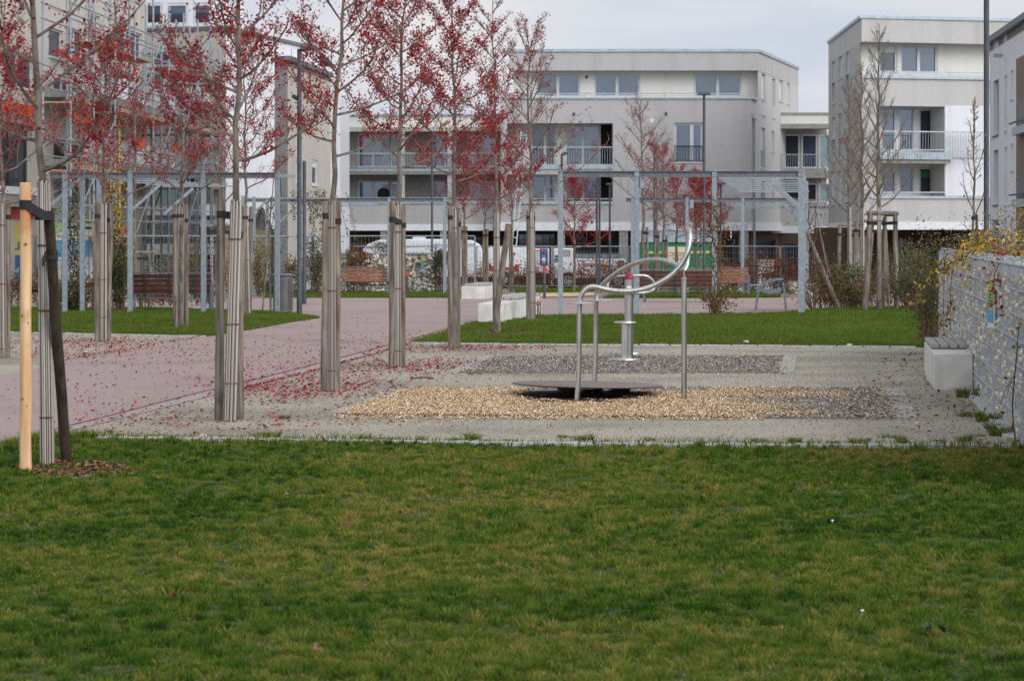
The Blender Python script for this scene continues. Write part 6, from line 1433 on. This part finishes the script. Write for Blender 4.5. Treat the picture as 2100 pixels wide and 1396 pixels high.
# hanging vines
R = thing('hanging_vine', 'vines hanging from the far pergola beam beside the lamp post', 'climbing plant', W(650, 392, 83.5)); q = MB(); P = []
for i, (px, ln) in enumerate(((630, .9), (638, 1.3), (646, .7), (655, 1.5), (662, .8), (668, 1.2), (703, 1.3), (722, 1.35), (612, .6), (600, .8))):
    a = W(px - (14 if px > 690 else 0), 395, 83.5); pts = [a + Vector((.03 * math.sin(3 * t + i) + (.35 * t if px > 690 else .1 * t), 0, -ln * t)) for t in [j / 8 for j in range(9)]]; q.tube(pts, .006, 4); P += [tuple(p) for p in pts for _ in range(11 if px < 690 else 4)]
q.build('stem', M['twig'], R); P = np.array(P); P += np.random.default_rng(5).normal(size=P.shape) * .05; cards('leaves', P, .065, M['olive'], R, seed=6)
# the bushes
shrub('dense dark green bush at the foot of the braced pergola post', 247, 59, .62, 1.15, 'evergreen', 2600, .05, 411, dense=.75, stems=14, mix=('olive', .3))
shrub('upper green shoot bush behind the leaf strip stake', 250, 59.6, .45, 1.6, 'evergreen', 900, .05, 412, dense=.6, mix=('olive', .3))
for i, (px, D, w_, h, m_, lab) in enumerate(((90, 64, 1.2, .7, 'dry', 'low brown shrub behind the nearest tree'), (185, 63, 1.0, .7, 'dry', 'low brown shrub by the second braced post'), (30, 64, 1.2, .7, 'dry', 'low brown shrub under the yellow banner'), (300, 64, .9, .5, 'dry', 'low brown shrub under the dark bench'), (340, 66, 1.0, .45, 'rust', 'reddish low shrub under the dark bench'), (410, 66, .9, .5, 'dry', 'low brown shrub at the end of the dark bench'), (330, 78, 1.6, 1.2, 'greygreen', 'grey green airy shrub behind the dark bench'), (395, 80, 1.4, 1.5, 'olive', 'yellowish shrub behind the dark bench stakes'), (470, 76, 1.2, 1.3, 'rust', 'rust coloured shrub by the sapling frame'), (535, 80, .8, 1.3, 'olive', 'olive shrub behind the far braced pergola'))):
    shrub(lab, px, D, w_, h, m_, 800, .06, 420 + i, dense=.6, mix=('olive', .25))
for i, (px, D, w_, h, m_, lab) in enumerate(((645, 82, 1.3, 1.5, 'evergreen', 'dark evergreen bush beside the lamp post'), (660, 83, 1.1, 1.0, 'evergreen', 'lower dark evergreen bush at the far wall end'), (600, 80, .9, 1.0, 'olive', 'olive bush behind the litter bin'), (738, 86.6, .7, 1.35, 'rust', 'rust red climber on the far stone wall'), (720, 86, .5, 1.3, 'dry', 'dry brown plant at the far stone wall'), (897, 87, .6, 1.35, 'evergreen', 'dark creeper over the end of the far stone wall'), (907, 87.5, .4, 1.25, 'creeper', 'red creeper at the end of the far stone wall'))):
    shrub(lab, px, D, w_, h, m_, 1000, .06, 440 + i, dense=.7, dp=.7, mix=('olive', .3))
shrub('sparse twiggy plants on top of the far stone wall', 780, 88.3, 1.6, .35, 'dry', 260, .05, 450, z0=1.32, dp=.3, stems=16)
# shrub bed around the bare trees
SB = [(1690, 62, .9, .7, 'olive'), (1715, 63, 1.0, .6, 'olive'), (1745, 62, 1.0, .5, 'olive'), (1775, 64, 1.1, .55, 'dry'), (1735, 66, 1.1, 1.0, 'evergreen'), (1850, 60, 1.2, .75, 'evergreen'), (1880, 58, 1.1, .9, 'evergreen'), (1905, 52, .8, .95, 'evergreen'), (1868, 66, 1.2, 1.35, 'greygreen'), (1895, 62, 1.2, 1.5, 'olive'), (1700, 68, .9, 1.1, 'dry'), (1830, 70, 1.3, .9, 'olive'), (1790, 72, 1.2, 1.0, 'evergreen'), (1845, 76, 1.3, 1.3, 'olive')]
cn = {'rust': 'rust brown', 'olive': 'yellow green', 'dry': 'dry brown', 'evergreen': 'dark green', 'greygreen': 'grey green'}
wh = ['beside the wide pergola post', 'at the bed edge beside the tilted poles', 'between tilted poles and stake frame', 'in front of the middle stake frame', 'among the rear stake frame legs', 'beside the tallest stake frame', 'between stake frame and wall', 'against the end of the stone wall', 'tall, behind the bed by the wall', 'tall and feathery near the wall end', 'behind the tilted poles', 'behind the tallest stake frame', 'under the bare trees at the back', 'at the far back of the bed']
for i, (px, D, w_, h, m_) in enumerate(SB):
    shrub(cn[m_] + ' shrub ' + wh[i], px, D, w_, h, m_, 1100, .055, 460 + i, dense=.65, stems=10, mix=('olive', .3) if m_ != 'olive' else ('evergreen', .35), group='shrubs of the planted bed')
# leaning poles of the dead stake frame
for i, (a, b, lab) in enumerate((((1652, 470), (1722, 632), 'thick tilted pole leaning toward the wide pergola post'), ((1672, 430), (1718, 628), 'thin tilted cane crossing the thick pole'), ((1682, 480), (1712, 612), 'thin tilted cane behind the thick pole'))):
    D = 61 + i; q = MB(); B = GX(b[0], D); q.tube([B, W(a[0], a[1], D)], [.05, .045] if i == 0 else [.014, .012], 10); tag(q.build('tilted_pole', M['stake'], smooth=True), lab, 'pole', 'tilted poles')
for a, b, lab in (((283, 350), (238, 520), 'thin pale cane leaning on the braced pergola'), ((563, 345), (538, 630), 'thin pale cane leaning on the pergola post by the litter bin')):
    D = 58.5; q = MB(); q.tube([GX(b[0], D) if b[1] > 600 else W(b[0], b[1], D), W(a[0], a[1], D)], [.016, .012], 8); tag(q.build('garden_cane', M['newstake'] if False else M['palebark'], smooth=True), lab, 'cane', 'garden canes')
# boulders in the back bed
for i, (px, D, r_, lab) in enumerate(((1882, 63, .33, 'grey boulder among the shrubs near the wall end'), (1662, 84, .28, 'pale boulder behind the wide pergola post'), (1640, 86, .3, 'flat pale boulder on the far sand patch'))):
    q = MB(); o = GX(px, D); q.rev(o, [(r_ * .8, -.05), (r_, r_ * .4), (r_ * .85, r_ * .95), (r_ * .4, r_ * 1.25)], 9); rr2 = random.Random(i); q.v = [(x + rr2.uniform(-.05, .05), y + rr2.uniform(-.05, .05), z_ + rr2.uniform(-.04, .04)) for x, y, z_ in q.v]; tag(q.build('boulder', M['boulder'], loc=o), lab, 'boulder', 'boulders')
q = MB(); a, b = GX(1617, 92), GX(1678, 92); q.beam(a + Vector((0, 0, .18)), b + Vector((0, 0, .18)), .4, .42); tag(q.build('low_wall', M['slabgrey'], loc=a), 'low concrete seat wall behind the wide pergola post', 'low wall')

# planting behind and over the long stone wall
def over(label, D0, D1, mt, n, h, lsz, seed, off=.75, mix=None, cat='shrub', name='shrub', z0=0.0, w_=.9):
    D = (D0 + D1) / 2; o = Vector((wallx(D) + off, D, z0)); return shrub(label, 0, 0, w_, h, mt, int(n * 1.9), lsz * .68, seed, cat=cat, name=name, dp=(D1 - D0), loc=o, mix=mix, stems=18, dense=.6, group='plants behind the long stone wall')
over('grey green grassy shrub behind the near part of the long wall', 22, 26, 'greygreen', 2600, 1.6, .05, 501, mix=('olive', .3))
over('yellow leaved shrub spilling over the middle of the long wall', 26, 30, 'gold', 1900, 1.58, .055, 502, off=.62, mix=('olive', .35))
over('grey green feathery shrub behind the middle of the long wall', 29, 34, 'greygreen', 2600, 1.75, .05, 503, off=.9, mix=('olive', .3), w_=1.2)
over('dry brown and green shrub at the far end of the long wall', 34, 39, 'dry', 2200, 1.66, .05, 504, off=.8, mix=('greygreen', .5), w_=1.3)
over('olive shrub past the far end of the long wall', 39, 43, 'olive', 1100, 1.45, .055, 505, off=.3, mix=('evergreen', .4))
over('dark green shrub at the far foot of the long wall', 38.2, 40, 'evergreen', 1400, .9, .05, 506, off=-.1, mix=('olive', .3), w_=.7)
# low clumps topped with dark sedum heads
R = thing('sedum', 'dark red flat flower heads standing behind the near part of the long wall', 'plant', (wallx(22.5) + .7, 22.5, .3)); q = MB(); P = []
for i in range(9):
    D = 21.5 + i * .45; t = Vector((wallx(D) + rnd.uniform(.4, .9), D, rnd.uniform(1.62, 1.78))); q.tube([t + Vector((0, 0, -1.2)), t], .006, 4)
    for _ in range(45): a = rnd.uniform(0, 6.3); rr_ = .075 * math.sqrt(rnd.random()); P.append((t.x + rr_ * math.cos(a), t.y + rr_ * math.sin(a) * 2, t.z + rnd.uniform(-.012, .012)))
q.build('stem', M['twig'], R); cards('flower_head', np.array(P), .022, mat('sedum_head', (76, 28, 34), None, rough=.8, tint=((58, 24, 30), (92, 36, 42))), R, seed=7)
def vine(label, start, pts, mt, n, lsz, seed, sp=.05, mix=None):
    P = spline([Vector(p) for p in pts], 8); R = thing('climbing_plant', label, 'climbing plant', pts[0], 'creepers hanging over the long stone wall'); q = MB(); q.tube(P, [.008 - .005 * i / len(P) for i in range(len(P))], 5); rr = random.Random(seed); Q = []
    for i in range(5):
        s = P[int(len(P) * rr.uniform(.2, .9))]; e = s + Vector((rr.uniform(-.1, .05), rr.uniform(-.3, .3), rr.uniform(-.3, .05))); q.tube([s, s.lerp(e, .5) + Vector((0, 0, .04)), e], [.004, .003, .002], 4); Q += [s.lerp(e, rr.random()) for _ in range(10)]
    q.build('stem', M['twig'], R); allp = P[len(P) // 6:] + Q; r = np.random.default_rng(seed); T = np.array([tuple(p) for p in allp]); C = T[r.integers(0, len(T), n)] + r.normal(size=(n, 3)) * sp
    if mix: k = int(n * mix[1]); cards('leaves', C[:k], lsz, M[mix[0]], R, seed=seed + 1); C = C[k:]
    cards('leaves', C, lsz, M[mt], R, seed=seed)
def wp(px, py, D): return W(px, py, D)
vine('yellow green creeper arching from the long wall toward the lawn', 0, [(wallx(30) + .1, 30, 1.42), wp(2000, 520, 30.2), wp(1960, 535, 30.6), wp(1930, 552, 31), wp(1905, 575, 31.4), wp(1885, 600, 31.8), wp(1876, 618, 32)], 'gold', 170, .06, 511, mix=('olive', .5))
vine('orange yellow creeper trailing down the face of the long wall', 0, [(wallx(31) + .05, 31, 1.43), (wallx(31.6) - .05, 31.6, 1.4), (wallx(32.2) - .06, 32.2, 1.2), (wallx(32.8) - .06, 32.8, .9), (wallx(33) - .05, 33, .45)], 'gold', 95, .045, 512, mix=('olive', .5), sp=.035)
vine('thin creeper with few leaves on the far part of the long wall', 0, [(wallx(34) + .05, 34, 1.43), (wallx(34.5) - .05, 34.5, 1.35), (wallx(34.7) - .06, 34.7, .9), (wallx(35) - .06, 35, .3)], 'olive', 70, .04, 513, mix=('rust', .4), sp=.05)
vine('red leaved creeper hanging beside the information board on the long wall', 0, [(wallx(24.6) + .25, 25.5, 1.55), (wallx(24) + .05, 24, 1.46), (wallx(23.7) - .06, 23.7, 1.3), (wallx(23.4) - .07, 23.4, 1.1), (wallx(23.2) - .07, 23.2, .92)], 'creeper', 46, .05, 514, mix=('rust', .3), sp=.05)
vine('long bare red shoot arching above the long wall', 0, [wp(2006, 470, 27), wp(2020, 483, 26), wp(2036, 500, 25.4), wp(2058, 522, 24.8), wp(2078, 534, 24.4)], 'creeper', 16, .05, 515, sp=.03)
vine('yellow creeper tuft lying on the top of the long wall', 0, [(wallx(27) + .3, 27, 1.45), (wallx(28) + .1, 28, 1.56), (wallx(29) + .05, 29, 1.5), (wallx(29.6) - .05, 29.6, 1.4)], 'gold', 420, .045, 516, sp=.08, mix=('olive', .3))
vine('red brown twigs climbing at the foot of the long wall near the kerb', 0, [(wallx(20.9) - .05, 20.95, 0), (wallx(21) - .08, 21, .3), (wallx(20.7) - .05, 20.8, .7), (wallx(20.4) - .05, 20.5, 1.0)], 'rust', 14, .04, 517, sp=.06)
# weeds at the wall foot
for i, (px, py, h, lab) in enumerate(((1990, 855, .06, 'weed clump on the gravel in front of the wall foot'), (2030, 865, .09, 'weed clump against the wall foot near the kerb'), (2062, 892, .09, 'weed clump on the wall foot stones'), (1958, 797, .1, 'weed with upright brown stalk before the seat block'), (1986, 815, .12, 'tall green weed at the corner of the seat block'))):
    o = G(px, py); n = 110; r = np.random.default_rng(i); a = r.uniform(0, 6.3, n); q_ = .12 * np.sqrt(r.uniform(0, 1, n)); 
    tag(blades('weed', o.x + q_ * np.cos(a), o.y + q_ * np.sin(a), np.zeros(n), np.full(n, h), np.full(n, .009), M['lawn2'], seed=i, lean=.8, loc=o), lab, 'weed', 'weeds at the wall foot')
shrub('small twiggy weed at the foot of the almost bare tree', 1105, 50.5, .25, .55, 'rust', 60, .03, 530, stems=4)
# lawn details
for i, (px, py, lab) in enumerate(((1707, 1081, 'tiny white flower in the foreground lawn'), (1768, 1270, 'white clover head nearest the camera'))):
    o = G(px, py); q = MB(); q.tube([o, o + Vector((0, 0, .034))], .0015, 4); q.rev(o + Vector((0, 0, .034)), [(.004, 0), (.009, .004), (.006, .01)], 8); tag(q.build('flower', M['concrete'], loc=o), lab, 'flower')
o = G(1925, 1315); r = np.random.default_rng(3); n = 16; a = r.uniform(0, 6.3, n); tag(cards('dock_plant', np.stack([o.x + .07 * np.cos(a) * r.uniform(.3, 1, n), o.y + .09 * np.sin(a), .045 + .02 * r.uniform(0, 1, n)], 1), .045, M['evergreen'], seed=3, flat=.6, aspect=.7, loc=o), 'broad leaved weed rosette in the foreground lawn', 'weed')
for i, (px, py, lab) in enumerate(((355, 1242, 'curled red brown leaf in the foreground lawn'), (660, 1350, 'small dark weed patch in the foreground lawn'))):
    o = G(px, py); r = np.random.default_rng(i); n = 3; tag(cards('dead_leaf', np.array(o)[None] + r.normal(size=(n, 3)) * np.array([.012, .012, .006]) + np.array([0, 0, .045]),   .045, M['brownleaf'] if i else M['deadleaf'], seed=i, loc=o, flat=.3), lab, 'leaf')

# ================================================================ sky, sun, camera
w = bpy.data.worlds.new('World'); sc.world = w; w.use_nodes = True; nt = w.node_tree; N = nt.nodes; Lk = nt.links
bg = N['Background']; EL, AZ = math.radians(28), math.radians(140)   # sun behind the cloud, to the right and a little behind us
sky = N.new('ShaderNodeTexSky'); sky.sky_type = 'NISHITA'; sky.sun_disc = False; sky.sun_elevation = EL; sky.sun_rotation = AZ; sky.dust_density = 4; sky.air_density = 1.4
tc = N.new('ShaderNodeTexCoord'); sx = N.new('ShaderNodeSeparateXYZ'); Lk.new(tc.outputs['Generated'], sx.inputs[0])
mp = N.new('ShaderNodeMapping'); mp.inputs['Scale'].default_value = (2.2, 2.2, 9); Lk.new(tc.outputs['Generated'], mp.inputs[0])
nz = N.new('ShaderNodeTexNoise'); nz.inputs['Scale'].default_value = 3.4; nz.inputs['Detail'].default_value = 4; nz.inputs['Roughness'].default_value = .45; Lk.new(mp.outputs[0], nz.inputs['Vector'])
cl = N.new('ShaderNodeValToRGB'); cl.color_ramp.elements[0].position = .3; cl.color_ramp.elements[1].position = .72
cl.color_ramp.elements[0].color = (5.5, 6.2, 7.5, 1); cl.color_ramp.elements[1].color = (7.9, 7.8, 8.0, 1); Lk.new(nz.outputs['Fac'], cl.inputs[0])
mr = N.new('ShaderNodeMapRange'); mr.inputs['From Min'].default_value = 0; mr.inputs['From Max'].default_value = 1; mr.inputs['To Min'].default_value = 1.0; mr.inputs['To Max'].default_value = .8; Lk.new(sx.outputs['Z'], mr.inputs['Value'])
dt = N.new('ShaderNodeVectorMath'); dt.operation = 'DOT_PRODUCT'; Lk.new(tc.outputs['Generated'], dt.inputs[0]); dt.inputs[1].default_value = (math.sin(AZ) * .9, math.cos(AZ) * .9, .42)
gl = N.new('ShaderNodeMapRange'); gl.inputs['From Min'].default_value = -.1; gl.inputs['From Max'].default_value = 1; gl.inputs['To Min'].default_value = 1; gl.inputs['To Max'].default_value = 2.5; Lk.new(dt.outputs['Value'], gl.inputs['Value'])
mg = N.new('ShaderNodeMath'); mg.operation = 'MULTIPLY'; Lk.new(mr.outputs[0], mg.inputs[0]); Lk.new(gl.outputs[0], mg.inputs[1])
vm = N.new('ShaderNodeVectorMath'); vm.operation = 'SCALE'; Lk.new(cl.outputs[0], vm.inputs[0]); Lk.new(mg.outputs[0], vm.inputs['Scale'])
mx = N.new('ShaderNodeMix'); mx.data_type = 'RGBA'; mx.inputs['Factor'].default_value = .92; Lk.new(sky.outputs[0], mx.inputs['A']); Lk.new(vm.outputs[0], mx.inputs['B'])
Lk.new(mx.outputs['Result'], bg.inputs['Color']); bg.inputs['Strength'].default_value = .1
sl = bpy.data.lights.new('sun', 'SUN'); sl.energy = 1.0; sl.angle = math.radians(30); sl.color = (1, .98, .95); so = bpy.data.objects.new('sun', sl); COL.objects.link(so)
sd_ = Vector((math.sin(AZ) * math.cos(EL), math.cos(AZ) * math.cos(EL), math.sin(EL))); so.rotation_euler = sd_.to_track_quat('Z', 'Y').to_euler(); so.location = (20, -20, 40)
cd = bpy.data.cameras.new('camera'); co = bpy.data.objects.new('camera', cd); COL.objects.link(co); sc.camera = co
co.location = (0, 0, H); co.rotation_euler = (PI / 2, 0, 0); cd.sensor_width = 36; cd.lens = 36 * F / 2100; cd.shift_y = -218 / 2100; cd.clip_end = 3000; cd.clip_start = .1
cd.dof.use_dof = True; cd.dof.focus_distance = 31; cd.dof.aperture_fstop = 10
sc.view_settings.view_transform = 'Standard'; sc.view_settings.look = 'None'; sc.view_settings.exposure = .14; sc.view_settings.gamma = 1
sc.cycles.max_bounces = 6; sc.cycles.diffuse_bounces = 3; sc.cycles.transparent_max_bounces = 6
sc.cycles.use_denoising = True
